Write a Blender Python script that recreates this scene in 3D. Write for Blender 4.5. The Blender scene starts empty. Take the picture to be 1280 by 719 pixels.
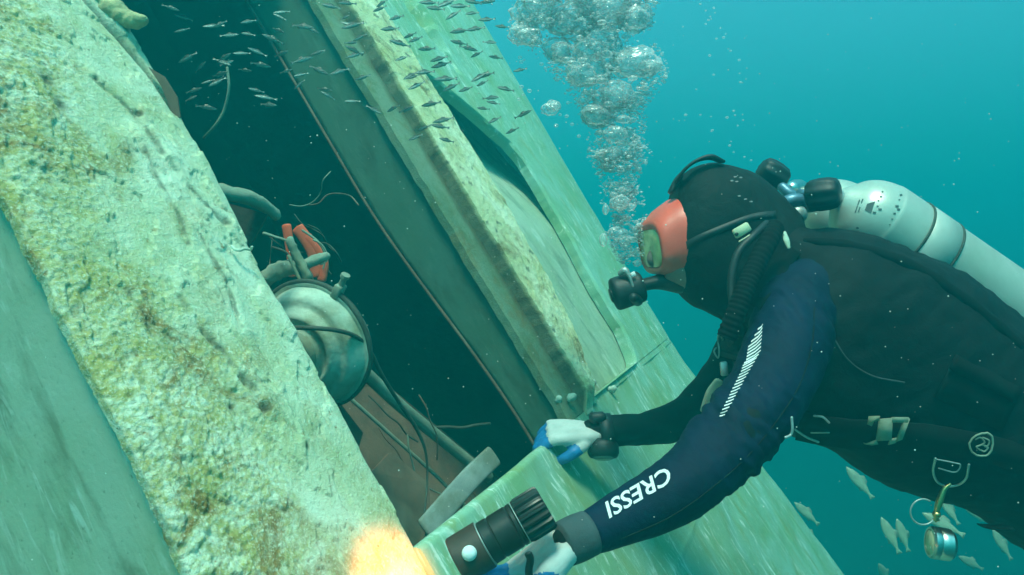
import bpy, bmesh, math, random
import numpy as np
from mathutils import Vector, Matrix, Quaternion
from mathutils.bvhtree import BVHTree

random.seed(7); RNG = np.random.default_rng(11)
SC = bpy.context.scene
COL = SC.collection

# ------------------------------------------------------------------ camera
F = 914.0                                   # focal length in pixels of a 1280-wide picture
cam = bpy.data.cameras.new('camera'); camo = bpy.data.objects.new('camera', cam); COL.objects.link(camo)
cam.sensor_width = 36.0; cam.lens = F / 1280 * 36.0; cam.clip_start = 0.02; cam.clip_end = 400
camo.rotation_euler = (math.pi / 2, 0, 0)
SC.camera = camo

# ------------------------------------------------------------------ light
SUN = Vector((-0.08, -0.38, 0.92)).normalized()
world = bpy.data.worlds.new('World'); SC.world = world; world.use_nodes = True
wn = world.node_tree; wn.nodes.clear()
sky = wn.nodes.new('ShaderNodeTexSky'); sky.sky_type = 'NISHITA'; sky.sun_disc = False
sky.sun_elevation = math.asin(SUN.z); sky.sun_rotation = math.atan2(SUN.x, SUN.y)
bg = wn.nodes.new('ShaderNodeBackground'); bg.inputs['Strength'].default_value = 0.15
wo = wn.nodes.new('ShaderNodeOutputWorld')
wn.links.new(sky.outputs[0], bg.inputs[0]); wn.links.new(bg.outputs[0], wo.inputs[0])
sl = bpy.data.lights.new('sun', 'SUN'); sl.energy = 5.0; sl.angle = math.radians(14); sl.color = (0.80, 1.0, 0.76)
so = bpy.data.objects.new('sun', sl); COL.objects.link(so); so.location = (0, 0, 12)
so.rotation_euler = SUN.to_track_quat('Z', 'Y').to_euler()
vs = SC.view_settings; vs.view_transform = 'Standard'; vs.look = 'None'; vs.gamma = 1.0; vs.use_curve_mapping = False
vs.exposure = 1.04
SC.render.engine = 'CYCLES'
cy = SC.cycles
cy.use_denoising = True; cy.volume_bounces = 1; cy.max_bounces = 9; cy.transparent_max_bounces = 40
cy.transmission_bounces = 7; cy.diffuse_bounces = 6; cy.caustics_reflective = False; cy.caustics_refractive = False
cy.sample_clamp_indirect = 4.0

# ------------------------------------------------------------------ the two frames of reference
def ray(px, py): return np.array([(px - 640) / F, 1.0, (359.5 - py) / F])
def P(px, py, Y): return ray(px, py) * Y             # a point of the place: Y metres ahead of the camera
A0 = ray(510, 690) * 1.05                            # corner of the opening in the ship's side
Vv = np.array([-3310, 914, 5440.0]); Vv /= np.linalg.norm(Vv)
Uu = ray(735, 490) * 1.9 - A0; Uu -= Vv * (Uu @ Vv); Uu /= np.linalg.norm(Uu)
Nn = np.cross(Uu, Vv)
def W(u, v, w):                                      # ship coordinates: u along, v up the frames, w out of the plating
    u, v, w = np.broadcast_arrays(np.asarray(u, float), np.asarray(v, float), np.asarray(w, float))
    return A0 + u[..., None] * Uu + v[..., None] * Vv + w[..., None] * Nn
def on(px, py, w=0.0):
    r = ray(px, py); t = (Nn @ A0 + w) / (Nn @ r); p = r * t - A0
    return float(p @ Uu), float(p @ Vv)

# ------------------------------------------------------------------ noise
_PM = RNG.permutation(256); _PM = np.concatenate([_PM, _PM])
_G = RNG.normal(size=(256, 3)); _G /= np.linalg.norm(_G, axis=1)[:, None]
def vnoise(x, y, z=0.0):
    x, y, z = np.broadcast_arrays(np.asarray(x, float), np.asarray(y, float), np.asarray(z, float))
    xi, yi, zi = np.floor(x).astype(int), np.floor(y).astype(int), np.floor(z).astype(int)
    fx, fy, fz = x - xi, y - yi, z - zi
    sx, sy, sz = [f * f * f * (f * (f * 6 - 15) + 10) for f in (fx, fy, fz)]
    r = 0
    for a in (0, 1):
        for b in (0, 1):
            for c in (0, 1):
                g = _G[_PM[_PM[_PM[(xi + a) & 255] + ((yi + b) & 255)] + ((zi + c) & 255)]]
                r = r + (g[..., 0] * (fx - a) + g[..., 1] * (fy - b) + g[..., 2] * (fz - c)) * (sx if a else 1 - sx) * (sy if b else 1 - sy) * (sz if c else 1 - sz)
    return r * 1.55
def fbm(x, y, z=0.0, o=4, g=0.5):
    r = 0; a = 1.0; n = 0
    for k in range(o):
        r = r + a * vnoise(np.asarray(x) * 2.03 ** k + 13.7 * k, np.asarray(y) * 2.03 ** k - 7.1 * k, np.asarray(z) * 2.03 ** k + 3.3 * k); n += a; a *= g
    return r / n
def sstep(a, b, x):
    t = np.clip((x - a) / (b - a), 0, 1); return t * t * (3 - 2 * t)

# ------------------------------------------------------------------ materials
MATS = {}
class NT:
    def __init__(s, name):
        s.m = bpy.data.materials.new(name); s.m.use_nodes = True; s.t = s.m.node_tree; s.t.nodes.clear(); MATS[name] = s.m
        s.out = s.t.nodes.new('ShaderNodeOutputMaterial'); s.p = s.t.nodes.new('ShaderNodeBsdfPrincipled')
        s.t.links.new(s.p.outputs[0], s.out.inputs[0])
    def n(s, typ, **kw):
        o = s.t.nodes.new(typ)
        for k, v in kw.items():
            if hasattr(o, k): setattr(o, k, v)
            else: o.inputs[k].default_value = v
        return o
    def l(s, a, b): s.t.links.new(a, b)
    def noise(s, vec, scale, detail=4, rough=0.55, dist=0.0, mapping=None):
        if mapping is not None:
            mp = s.n('ShaderNodeMapping'); mp.inputs['Scale'].default_value = mapping; s.l(vec, mp.inputs['Vector']); vec = mp.outputs[0]
        o = s.n('ShaderNodeTexNoise'); o.inputs['Scale'].default_value = scale; o.inputs['Detail'].default_value = detail
        o.inputs['Roughness'].default_value = rough; o.inputs['Distortion'].default_value = dist
        s.l(vec, o.inputs['Vector']); return o.outputs['Fac']
    def ramp(s, fac, stops):
        o = s.n('ShaderNodeValToRGB'); e = o.color_ramp.elements
        while len(e) < len(stops): e.new(0.5)
        for q, (pos, c) in zip(e, stops):
            q.position = pos; q.color = (c, c, c, 1) if isinstance(c, (int, float)) else (*c, 1)
        s.l(fac, o.inputs[0]); return o.outputs['Color']
    def mix(s, fac, a, b):
        o = s.n('ShaderNodeMix'); o.data_type = 'RGBA'
        for i, v in ((0, fac), (6, a), (7, b)):
            if isinstance(v, (int, float)): o.inputs[i].default_value = v
            elif isinstance(v, tuple): o.inputs[i].default_value = (*v, 1)
            else: s.l(v, o.inputs[i])
        return o.outputs[2]
    def attr(s, name):
        o = s.n('ShaderNodeAttribute'); o.attribute_name = name; return o
    def bump(s, h, strength, dist=0.002):
        o = s.n('ShaderNodeBump'); o.inputs['Strength'].default_value = strength; o.inputs['Distance'].default_value = dist
        s.l(h, o.inputs['Height']); s.l(o.outputs[0], s.p.inputs['Normal']); return o

def simple(name, col, rough=0.5, metal=0.0, var=0.25, scale=30, bump=0.3, bscale=None, bd=0.001, dirt=None, spec=0.5):
    k = NT(name); tc = k.n('ShaderNodeTexCoord').outputs['Object']
    n = k.noise(tc, scale, 5)
    c = k.mix(k.ramp(n, [(0.3, 0.0), (0.7, 1.0)]), tuple(x * (1 - var) for x in col), tuple(min(1, x * (1 + var)) for x in col))
    if dirt:
        d = k.noise(tc, scale * 0.35, 6, 0.65)
        c = k.mix(k.ramp(d, [(0.5, 0.0), (0.64, 0.85)]), c, dirt)
    k.l(c, k.p.inputs['Base Color'])
    k.p.inputs['Roughness'].default_value = rough; k.p.inputs['Metallic'].default_value = metal
    k.p.inputs['Specular IOR Level'].default_value = spec
    if bump: k.bump(k.noise(tc, bscale or scale * 2, 5), bump, bd)
    return k.m

# crusted frame post: flaking cream paint, yellow-brown growth, pale lime, dark pits
def crust_mat(name, base, algae, lime, rust, pit_shade, scale=1.0):
    k = NT(name); uv = k.attr('wall').outputs['Vector']
    big = k.noise(uv, 5 * scale, 4, 0.6, 0.4, mapping=(1, 0.6, 1)); mid = k.noise(uv, 17 * scale, 7, 0.7, 0.5); fine = k.noise(uv, 85 * scale, 6, 0.7)
    vfine = k.noise(uv, 230 * scale, 4, 0.75)
    crust = k.attr('crust').outputs['Fac']; pitA = k.attr('pit_shade').outputs['Fac']
    def mul(a, b):
        m = k.n('ShaderNodeMath', operation='MULTIPLY'); k.l(a, m.inputs[0]); k.l(b, m.inputs[1]); return m.outputs[0]
    c = k.mix(k.ramp(big, [(0.38, 0.0), (0.58, 1.0)]), base, lime)
    c = k.mix(mul(k.ramp(mid, [(0.45, 0.0), (0.60, 0.9)]), k.ramp(crust, [(0.0, 0.35), (0.7, 1.0)])), c, algae)
    c = k.mix(mul(crust, k.ramp(fine, [(0.42, 0.0), (0.58, 0.75)])), c, algae)
    ru = k.noise(uv, 9 * scale, 8, 0.74, 0.9)
    c = k.mix(mul(k.ramp(ru, [(0.51, 0.0), (0.63, 0.95)]), k.ramp(crust, [(0.0, 0.3), (0.8, 1.0)])), c, rust)
    c = k.mix(k.ramp(vfine, [(0.52, 0.0), (0.66, 0.85)]), c, lime)
    c = k.mix(k.ramp(fine, [(0.30, 0.85), (0.40, 0.0)]), c, rust)
    spot = k.noise(uv, 60 * scale, 5, 0.75, 0.4); c = k.mix(k.ramp(spot, [(0.22, 0.6), (0.30, 0.0)]), c, pit_shade)
    c = k.mix(pitA, c, pit_shade)
    k.l(c, k.p.inputs['Base Color']); k.p.inputs['Roughness'].default_value = 0.85; k.p.inputs['Specular IOR Level'].default_value = 0.2
    add = k.n('ShaderNodeMath', operation='ADD'); k.l(fine, add.inputs[0]); k.l(vfine, add.inputs[1])
    k.bump(add.outputs[0], 0.8, 0.004)
    return k.m
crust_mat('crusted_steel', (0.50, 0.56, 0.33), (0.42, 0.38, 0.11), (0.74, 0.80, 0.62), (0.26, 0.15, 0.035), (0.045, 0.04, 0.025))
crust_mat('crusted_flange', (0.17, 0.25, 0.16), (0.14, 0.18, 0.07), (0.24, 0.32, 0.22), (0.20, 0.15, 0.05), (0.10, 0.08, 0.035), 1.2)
crust_mat('crusted_rib', (0.68, 0.69, 0.40), (0.52, 0.50, 0.20), (0.86, 0.87, 0.62), (0.26, 0.17, 0.05), (0.06, 0.05, 0.03), 1.2)

# plating: thin algae film, white scrapes running down the plate
def plate_mat(name, base, film, scrape, amount=0.6, stain=(0.30, 0.30, 0.12)):
    k = NT(name); uv = k.attr('wall').outputs['Vector']
    a = k.noise(uv, 4.5, 5, 0.6, 0.6); b = k.noise(uv, 15, 6, 0.65, 0.4, mapping=(1, 0.35, 1)); f = k.noise(uv, 120, 5, 0.7)
    c = k.mix(k.ramp(a, [(0.36, 0.0), (0.66, 1.0)]), base, film)
    c = k.mix(k.ramp(b, [(0.50, 0.0), (0.65, 0.75)]), c, stain)
    st = k.noise(uv, 26, 6, 0.7, 1.4, mapping=(1.6, 0.30, 1)); gate = k.noise(uv, 6.5, 6, 0.68)
    m = k.n('ShaderNodeMath', operation='MULTIPLY'); k.l(k.ramp(st, [(0.54, 0.0), (0.62, 1.0)]), m.inputs[0]); k.l(k.ramp(gate, [(0.41, 0.0), (0.57, amount)]), m.inputs[1])
    c = k.mix(m.outputs[0], c, scrape)
    c = k.mix(k.ramp(f, [(0.29, 0.75), (0.39, 0.0)]), c, stain)
    k.l(c, k.p.inputs['Base Color']); k.p.inputs['Roughness'].default_value = 0.8; k.p.inputs['Specular IOR Level'].default_value = 0.25
    k.bump(f, 0.35, 0.0015)
    return k.m
plate_mat('hull_plating', (0.27, 0.47, 0.36), (0.21, 0.37, 0.19), (0.64, 0.78, 0.70), 0.9, (0.23, 0.31, 0.12))
plate_mat('grey_plating', (0.40, 0.48, 0.36), (0.34, 0.42, 0.27), (0.60, 0.68, 0.58), 0.6, (0.17, 0.20, 0.12))
plate_mat('shadow_plating', (0.10, 0.18, 0.13), (0.08, 0.15, 0.09), (0.16, 0.25, 0.19), 0.4, (0.07, 0.09, 0.05))  # darker tones for the inner web, its shade put into the colour
plate_mat('flange_plating', (0.26, 0.34, 0.20), (0.22, 0.28, 0.13), (0.52, 0.58, 0.42), 0.5, (0.20, 0.17, 0.07))
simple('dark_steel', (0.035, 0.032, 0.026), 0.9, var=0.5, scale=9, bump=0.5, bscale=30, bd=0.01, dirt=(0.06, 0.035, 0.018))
simple('rusty_plate', (0.15, 0.085, 0.055), 0.9, var=0.35, scale=16, bump=0.5, bscale=60, bd=0.003, dirt=(0.22, 0.17, 0.12))
simple('silty_metal', (0.24, 0.29, 0.22), 0.85, var=0.25, scale=18, bump=0.5, bscale=70, bd=0.003, dirt=(0.22, 0.22, 0.13))
simple('pale_paint', (0.46, 0.56, 0.45), 0.75, var=0.2, scale=22, bump=0.7, bscale=90, bd=0.002, dirt=(0.27, 0.28, 0.16))
simple('grey_bar', (0.24, 0.28, 0.26), 0.85, var=0.25, scale=24, bump=0.6, bscale=80, bd=.002, dirt=(0.16, 0.17, 0.12))
simple('orange_paint', (0.85, 0.10, 0.03), 0.6, var=0.2, scale=25, bump=0.3, dirt=(0.35, 0.08, 0.03))
simple('black_rubber', (0.007, 0.009, 0.010), 0.55, var=0.3, scale=40, bump=0.25)
simple('cable_rubber', (0.05, 0.055, 0.04), 0.8, var=0.4, scale=40, bump=0.4)
simple('sand', (0.32, 0.30, 0.22), 0.95, var=0.2, scale=2, bump=0.5, bd=0.05)

def neoprene(name, col, var=0.35):
    k = NT(name); tc = k.n('ShaderNodeTexCoord').outputs['Object']
    n = k.noise(tc, 9, 5, 0.6, 0.3); f = k.noise(tc, 700, 2)
    k.l(k.mix(k.ramp(n, [(0.3, 0.0), (0.7, 1.0)]), tuple(c * (1 - var) for c in col), tuple(c * (1 + var) for c in col)), k.p.inputs['Base Color'])
    k.p.inputs['Roughness'].default_value = 0.7; k.p.inputs['Specular IOR Level'].default_value = 0.16
    sp = k.noise(tc, 170, 2, 0.5)
    a = k.n('ShaderNodeMath', operation='MULTIPLY_ADD'); k.l(k.noise(tc, 26, 4, 0.6, 0.6), a.inputs[0]); a.inputs[1].default_value = 6.0; k.l(f, a.inputs[2])
    k.bump(a.outputs[0], 0.45, 0.0012)
    return k.m
neoprene('black_neoprene', (0.0035, 0.005, 0.006))
neoprene('hood_neoprene', (0.008, 0.011, 0.011))
neoprene('navy_neoprene', (0.0018, 0.009, 0.030))
neoprene('grey_neoprene', (0.050, 0.066, 0.072))
neoprene('panel_neoprene', (0.010, 0.016, 0.016))
simple('webbing', (0.004, 0.0055, 0.006), 0.85, var=0.3, scale=200, bump=0.6, bscale=600, bd=0.0008, spec=.12)
simple('white_print', (0.78, 0.80, 0.80), 0.6, var=0.06, scale=60, bump=0)
simple('glove_white', (0.50, 0.53, 0.51), 0.8, var=0.10, scale=40, bump=0.5, bscale=500, bd=0.001)
simple('glove_blue', (0.015, 0.17, 0.42), 0.5, var=0.25, scale=60, bump=0.6, bscale=220, bd=0.001)
simple('mask_orange', (0.88, 0.105, 0.065), 0.42, var=0.10, scale=20, bump=0.1)
simple('skin', (0.24, 0.15, 0.12), 0.55, var=0.12, scale=40, bump=0.2)
simple('steel', (0.55, 0.57, 0.55), 0.28, 1.0, var=0.12, scale=60, bump=0.15)
simple('dull_steel', (0.42, 0.46, 0.44), 0.5, 0.6, var=0.2, scale=60, bump=0.2)
simple('brass', (0.48, 0.38, 0.16), 0.35, 1.0, var=0.2, scale=80, bump=0.2)
simple('blue_metal', (0.12, 0.22, 0.30), 0.4, 0.5, var=0.2, scale=60, bump=0.2)
simple('cream_plastic', (0.55, 0.55, 0.36), 0.5, var=0.1, scale=60, bump=0.1)
simple('torch_black', (0.020, 0.016, 0.014), 0.38, 0.2, var=0.4, scale=60, bump=0.25)
simple('torch_head', (0.060, 0.028, 0.020), 0.5, 0.1, var=0.3, scale=60, bump=0.25)
simple('tank_paint', (0.52, 0.53, 0.46), 0.38, 0.35, var=0.10, scale=14, bump=0.25, bscale=60, dirt=(0.42, 0.44, 0.36))
simple('tank_band', (0.46, 0.49, 0.44), 0.5, 0.3, var=0.08, scale=30, bump=0.2)
simple('tank_mark', (0.06, 0.08, 0.08), 0.6, var=0.1, bump=0)
simple('sponge', (0.40, 0.38, 0.20), 0.95, var=0.3, scale=60, bump=0.8, bscale=150, bd=0.004)
simple('speck', (0.70, 0.72, 0.66), 0.9, var=0.2, scale=90, bump=0)
k = NT('lens_glass'); k.p.inputs['Base Color'].default_value = (0.34, 0.36, 0.06, 1); k.p.inputs['Roughness'].default_value = 0.12
tc = k.n('ShaderNodeTexCoord').outputs['Object']; k.l(k.mix(k.ramp(k.noise(tc, 22, 2), [(0.4, 0.0), (0.6, 1.0)]), (0.80, 0.74, 0.34), (0.42, 0.46, 0.18)), k.p.inputs['Base Color'])
k = NT('screen_glass'); k.p.inputs['Base Color'].default_value = (0.18, 0.22, 0.2, 1); k.p.inputs['Roughness'].default_value = 0.1
k = NT('torch_lens'); k.p.inputs['Base Color'].default_value = (1, 0.8, 0.5, 1); k.p.inputs['Emission Color'].default_value = (1.0, 0.62, 0.28, 1); k.p.inputs['Emission Strength'].default_value = 12
# air in water: clear, mirror-like towards the rim
def airy(name, lo, hi, ior, rough):
    k = NT(name); fr = k.n('ShaderNodeLayerWeight'); fr.inputs['Blend'].default_value = 0.42
    k.p.inputs['Base Color'].default_value = (0.97, 0.98, 0.98, 1); k.p.inputs['Roughness'].default_value = rough; k.p.inputs['Specular IOR Level'].default_value = 1.0
    ge = k.n('ShaderNodeNewGeometry'); va = k.n('ShaderNodeVectorMath', operation='ADD'); k.l(ge.outputs['Normal'], va.inputs[0]); va.inputs[1].default_value = (0, 0, .9)
    vn = k.n('ShaderNodeVectorMath', operation='NORMALIZE'); k.l(va.outputs[0], vn.inputs[0]); k.l(vn.outputs[0], k.p.inputs['Normal'])
    tl = k.n('ShaderNodeBsdfTranslucent'); tl.inputs['Color'].default_value = (0.97, 0.98, 0.98, 1)
    m1 = k.n('ShaderNodeMixShader'); m1.inputs[0].default_value = .42; k.l(k.p.outputs[0], m1.inputs[1]); k.l(tl.outputs[0], m1.inputs[2])
    gs = k.n('ShaderNodeBsdfGlossy'); gs.inputs['Roughness'].default_value = .22; gs.inputs['Color'].default_value = (.96, .98, .98, 1)
    m2 = k.n('ShaderNodeMixShader'); m2.inputs[0].default_value = .25; k.l(m1.outputs[0], m2.inputs[1]); k.l(gs.outputs[0], m2.inputs[2])
    tr = k.n('ShaderNodeBsdfTransparent'); tr.inputs['Color'].default_value = (.97, .99, .99, 1)
    mx = k.n('ShaderNodeMixShader'); k.l(k.ramp(fr.outputs['Facing'], [(0.2, lo), (0.8, hi)]), mx.inputs[0]); k.l(tr.outputs[0], mx.inputs[1]); k.l(m2.outputs[0], mx.inputs[2]); k.l(mx.outputs[0], k.out.inputs[0])
airy('air_bubble', .20, .80, .9, .06); airy('air_sheet', .20, .75, .92, .05); airy('froth', .35, .75, .95, .15)
# fish: dark back, silver flank
k = NT('fish_skin'); tc = k.n('ShaderNodeTexCoord').outputs['Object']; sx = k.n('ShaderNodeSeparateXYZ'); k.l(tc, sx.inputs[0])
mr = k.n('ShaderNodeMapRange'); mr.inputs[1].default_value = -0.10; mr.inputs[2].default_value = 0.12; k.l(sx.outputs['Z'], mr.inputs[0])
nz = k.noise(tc, 12, 3)
k.l(k.mix(k.ramp(mr.outputs[0], [(0.35, 0.0), (0.62, 1.0)]), (0.40, 0.43, 0.38), (0.05, 0.062, 0.05)), k.p.inputs['Base Color'])
k.p.inputs['Roughness'].default_value = 0.35; k.p.inputs['Metallic'].default_value = 0.25; k.bump(nz, 0.3, 0.02)
simple('pale_fish', (0.40, 0.44, 0.30), 0.4, 0.1, var=0.3, scale=4, bump=0.2)

# ------------------------------------------------------------------ mesh helpers
LOC = {}
def setprops(o, label=None, cat=None, group=None, kind=None):
    for k_, v_ in (('label', label), ('category', cat), ('group', group), ('kind', kind)):
        if v_: o[k_] = v_
    return o
def thing(name, loc, label, cat, group=None):
    o = bpy.data.objects.new(name, None); COL.objects.link(o); o.empty_display_size = 0.05
    o.location = Vector([float(c) for c in loc]); LOC[o.name] = np.array([float(c) for c in loc])
    return setprops(o, label, cat, group)
class MB:
    def __init__(s): s.v = []; s.f = []; s.m = []; s.n = 0
    def add(s, vf, mi=0):
        v, f = vf; v = np.asarray(v, float).reshape(-1, 3); s.v.append(v)
        for q in f: s.f.append(tuple(i + s.n for i in q)); s.m.append(mi)
        s.n += len(v); return s
    def verts(s): return np.concatenate(s.v)
def build(name, mb, mat, parent=None, loc=None, smooth=True, attrs=None):
    if not isinstance(mb, MB): mb = MB().add(mb)
    v = mb.verts()
    if loc is None: loc = v.mean(0) if parent is None else (0, 0, 0)
    loc = np.asarray(loc, float); wl = loc + (LOC[parent.name] if parent else 0) if parent is None or np.any(loc) else LOC[parent.name]
    me = bpy.data.meshes.new(name); me.from_pydata((v - wl).tolist(), [], mb.f)
    mats = mat if isinstance(mat, (list, tuple)) else [mat]
    for m in mats: me.materials.append(MATS[m])
    if len(mats) > 1: me.polygons.foreach_set('material_index', mb.m)
    if smooth: me.polygons.foreach_set('use_smooth', [True] * len(me.polygons))
    for k_, arr in (attrs or {}).items():
        arr = np.asarray(arr, float)
        at = me.attributes.new(k_, 'FLOAT_VECTOR' if arr.ndim == 2 else 'FLOAT', 'POINT')
        at.data.foreach_set('vector' if arr.ndim == 2 else 'value', arr.ravel())
    me.update()
    o = bpy.data.objects.new(name, me); COL.objects.link(o)
    o.location = Vector(wl - (LOC[parent.name] if parent else 0)); LOC[o.name] = wl
    if parent: o.parent = parent
    return o
def sharp(o, deg=35):
    o.data.set_sharp_from_angle(angle=math.radians(deg)); return o
def norm(a): a = np.asarray(a, float); return a / (np.linalg.norm(a) + 1e-12)
def crom(pts, sub):
    p = np.asarray(pts, float); q = np.vstack([2 * p[0] - p[1], p, 2 * p[-1] - p[-2]]); out = []
    for i in range(1, len(q) - 2):
        for t in np.linspace(0, 1, sub, endpoint=False):
            a, b, c, d = q[i - 1], q[i], q[i + 1], q[i + 2]
            out.append(0.5 * ((2 * b) + (c - a) * t + (2 * a - 5 * b + 4 * c - d) * t * t + (3 * b - a - 3 * c + d) * t ** 3))
    out.append(p[-1]); return np.array(out)
def rings(R, closed_caps=True, loop=False):
    k_, n = len(R), len(R[0]); v = np.concatenate(R); f = []
    for i in range(k_ if loop else k_ - 1):
        a, b = i * n, ((i + 1) % k_) * n
        for j in range(n): f.append((a + j, a + (j + 1) % n, b + (j + 1) % n, b + j))
    if closed_caps and not loop:
        f.append(tuple(range(n))[::-1]); f.append(tuple((k_ - 1) * n + j for j in range(n)))
    return v, f
def sweep(pts, rs, rd=None, n=20, sub=5, ref=(0, 1, 0), round_ends=True, power=2.0, mod=None):
    pts = np.asarray(pts, float); rs = np.broadcast_to(np.asarray(rs, float), (len(pts),)); rd = rs if rd is None else np.broadcast_to(np.asarray(rd, float), (len(pts),))
    C = crom(np.column_stack([pts, rs, rd]), sub) if sub > 1 else np.column_stack([pts, rs, rd])
    T = np.gradient(C[:, :3], axis=0); T /= np.linalg.norm(T, axis=1)[:, None] + 1e-12
    if round_ends:
        def cap(i, s):
            o = []
            for a in (0.35, 0.7, 0.92):
                q = C[i].copy(); q[:3] += s * T[i] * math.sin(a * math.pi / 2) * min(C[i, 3], C[i, 4]) * 0.9; q[3:] *= math.cos(a * math.pi / 2); o.append(q)
            return o
        c0, c1 = cap(0, -1)[::-1], cap(-1, 1)
        T = np.vstack([[T[0]] * 3, T, [T[-1]] * 3]); C = np.vstack([c0, C, c1])
    th = np.linspace(0, 2 * math.pi, n, endpoint=False); R = []
    ct, st = np.cos(th), np.sin(th); e = 2.0 / power
    ct = np.sign(ct) * np.abs(ct) ** e; st = np.sign(st) * np.abs(st) ** e
    D = norm(np.asarray(ref, float))
    for i, (c, t) in enumerate(zip(C, T)):
        d = D - t * (D @ t)
        if np.linalg.norm(d) < 0.15: d = np.array([0.3, 0.2, 1.0]) - t * (np.array([0.3, 0.2, 1.0]) @ t)
        d = norm(d); s_ = np.cross(t, d)
        k_ = 1.0 if mod is None else mod(i / (len(C) - 1))
        R.append(c[:3] + k_ * (ct[:, None] * s_ * c[3] + st[:, None] * d * c[4]))
    return rings(R)
def tube(pts, r, n=8, sub=6): return sweep(pts, r, None, n, sub)
def lathe(prof, o, ax, n=40, start=(0, 0, 1), cap=True):
    o = np.asarray(o, float); ax = norm(ax); a = np.asarray(start, float); a = a - ax * (a @ ax)
    if np.linalg.norm(a) < 0.1: a = np.array([1.0, 0, 0]) - ax * ax[0]
    a = norm(a); b = np.cross(ax, a); th = np.linspace(0, 2 * math.pi, n, endpoint=False)
    R = [o + ax * h + max(r, 1e-4) * (np.cos(th)[:, None] * a + np.sin(th)[:, None] * b) for r, h in prof]
    return rings(R, cap)
def obox(c, X, Y, Z, sx, sy, sz, bev=0.12):
    X, Y, Z = norm(X), norm(Y), norm(Z); c = np.asarray(c, float); b = bev * min(sx, sy, sz)
    def lay(h, i):
        x, y = sx / 2 - i, sy / 2 - i; b2 = b
        return [c + Z * h + X * a + Y * e for a, e in ((-x + b2, -y), (x - b2, -y), (x, -y + b2), (x, y - b2), (x - b2, y), (-x + b2, y), (-x, y - b2), (-x, -y + b2))]
    return rings([np.array(lay(h, i)) for h, i in ((-sz / 2, b), (-sz / 2 + b, 0), (sz / 2 - b, 0), (sz / 2, b))])
def ico(sub=1):
    bm = bmesh.new(); bmesh.ops.create_icosphere(bm, subdivisions=sub, radius=1.0)
    v = np.array([x.co[:] for x in bm.verts]); f = [tuple(x.index for x in q.verts) for q in bm.faces]; bm.free(); return v, f
ICO = {s: ico(s) for s in (1, 2, 3, 4)}
def frame_of(t, up=(0, 0, 1)):
    t = norm(t); b = np.asarray(up, float) - t * (np.asarray(up, float) @ t); b = norm(b); return t, np.cross(b, t), b
def remesh(mb, vox, smooth=4, disp=None):
    me = bpy.data.meshes.new('tmp'); me.from_pydata(mb.verts().tolist(), [], mb.f)
    bm = bmesh.new(); bm.from_mesh(me); bmesh.ops.recalc_face_normals(bm, faces=bm.faces); bm.to_mesh(me); bm.free()
    o = bpy.data.objects.new('tmp', me); COL.objects.link(o)
    r = o.modifiers.new('r', 'REMESH'); r.mode = 'VOXEL'; r.voxel_size = vox
    s_ = o.modifiers.new('s', 'SMOOTH'); s_.iterations = smooth; s_.factor = 0.5
    dg = bpy.context.evaluated_depsgraph_get(); e = o.evaluated_get(dg).to_mesh()
    v = np.empty(len(e.vertices) * 3); e.vertices.foreach_get('co', v); v = v.reshape(-1, 3)
    nn = np.empty(len(e.vertices) * 3); e.vertices.foreach_get('normal', nn); nn = nn.reshape(-1, 3)
    f = [tuple(p.vertices) for p in e.polygons]
    o.evaluated_get(dg).to_mesh_clear(); bpy.data.objects.remove(o); bpy.data.meshes.remove(me)
    if disp is not None: v = v + nn * disp(v)[:, None]
    return v, f

# ------------------------------------------------------------------ the setting
def heightfield(umap, v0, v1, nu, nv, hfun, depth=0.05, extra=None):
    """a slab whose face is a height field over ship coordinates; umap(s, v) -> u"""
    s = np.linspace(0, 1, nu); v = np.linspace(v0, v1, nv) if np.isscalar(v0) else v0
    nv = len(v); S, Vg = np.meshgrid(s, v); U = umap(S, Vg); H = hfun(U, Vg)
    vert = W(U, Vg, H).reshape(-1, 3); idx = np.arange(nu * nv).reshape(nv, nu); f = []
    a, b, c, d = idx[:-1, :-1].ravel(), idx[:-1, 1:].ravel(), idx[1:, 1:].ravel(), idx[1:, :-1].ravel()
    f = np.column_stack([a, b, c, d]).tolist()
    per = np.concatenate([idx[0, :], idx[1:, -1], idx[-1, -2::-1], idx[-2:0:-1, 0]])
    pu, pv, ph = U.ravel()[per], Vg.ravel()[per], H.ravel()[per]
    low = W(pu, pv, ph - depth); n0 = nu * nv; m = len(per)
    mid = W(pu, pv, ph - 0.3 * depth)
    for i in range(m):
        j = (i + 1) % m
        f.append((per[j], per[i], n0 + i, n0 + j)); f.append((n0 + j, n0 + i, n0 + m + i, n0 + m + j))
    vert = np.vstack([vert, mid, low])
    wall = np.vstack([np.column_stack([U.ravel(), Vg.ravel(), H.ravel()]), np.column_stack([pu, pv, ph - 0.3 * depth]), np.column_stack([pu, pv, ph - depth])])
    return (vert, f), wall, (U, Vg, H, per)

sb = 24; X, Yg = np.meshgrid(np.linspace(-70, 70, 60), np.linspace(-40, 100, 60)); Z = -9.5 + 0.5 * fbm(X * 0.12, Yg * 0.12, 0.3)
gi = np.arange(3600).reshape(60, 60)
sea = build('seabed', (np.column_stack([X.ravel(), Yg.ravel(), Z.ravel()]), np.column_stack([gi[:-1, :-1].ravel(), gi[:-1, 1:].ravel(), gi[1:, 1:].ravel(), gi[1:, :-1].ravel()]).tolist()), 'sand')
sea['kind'] = 'structure'

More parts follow.
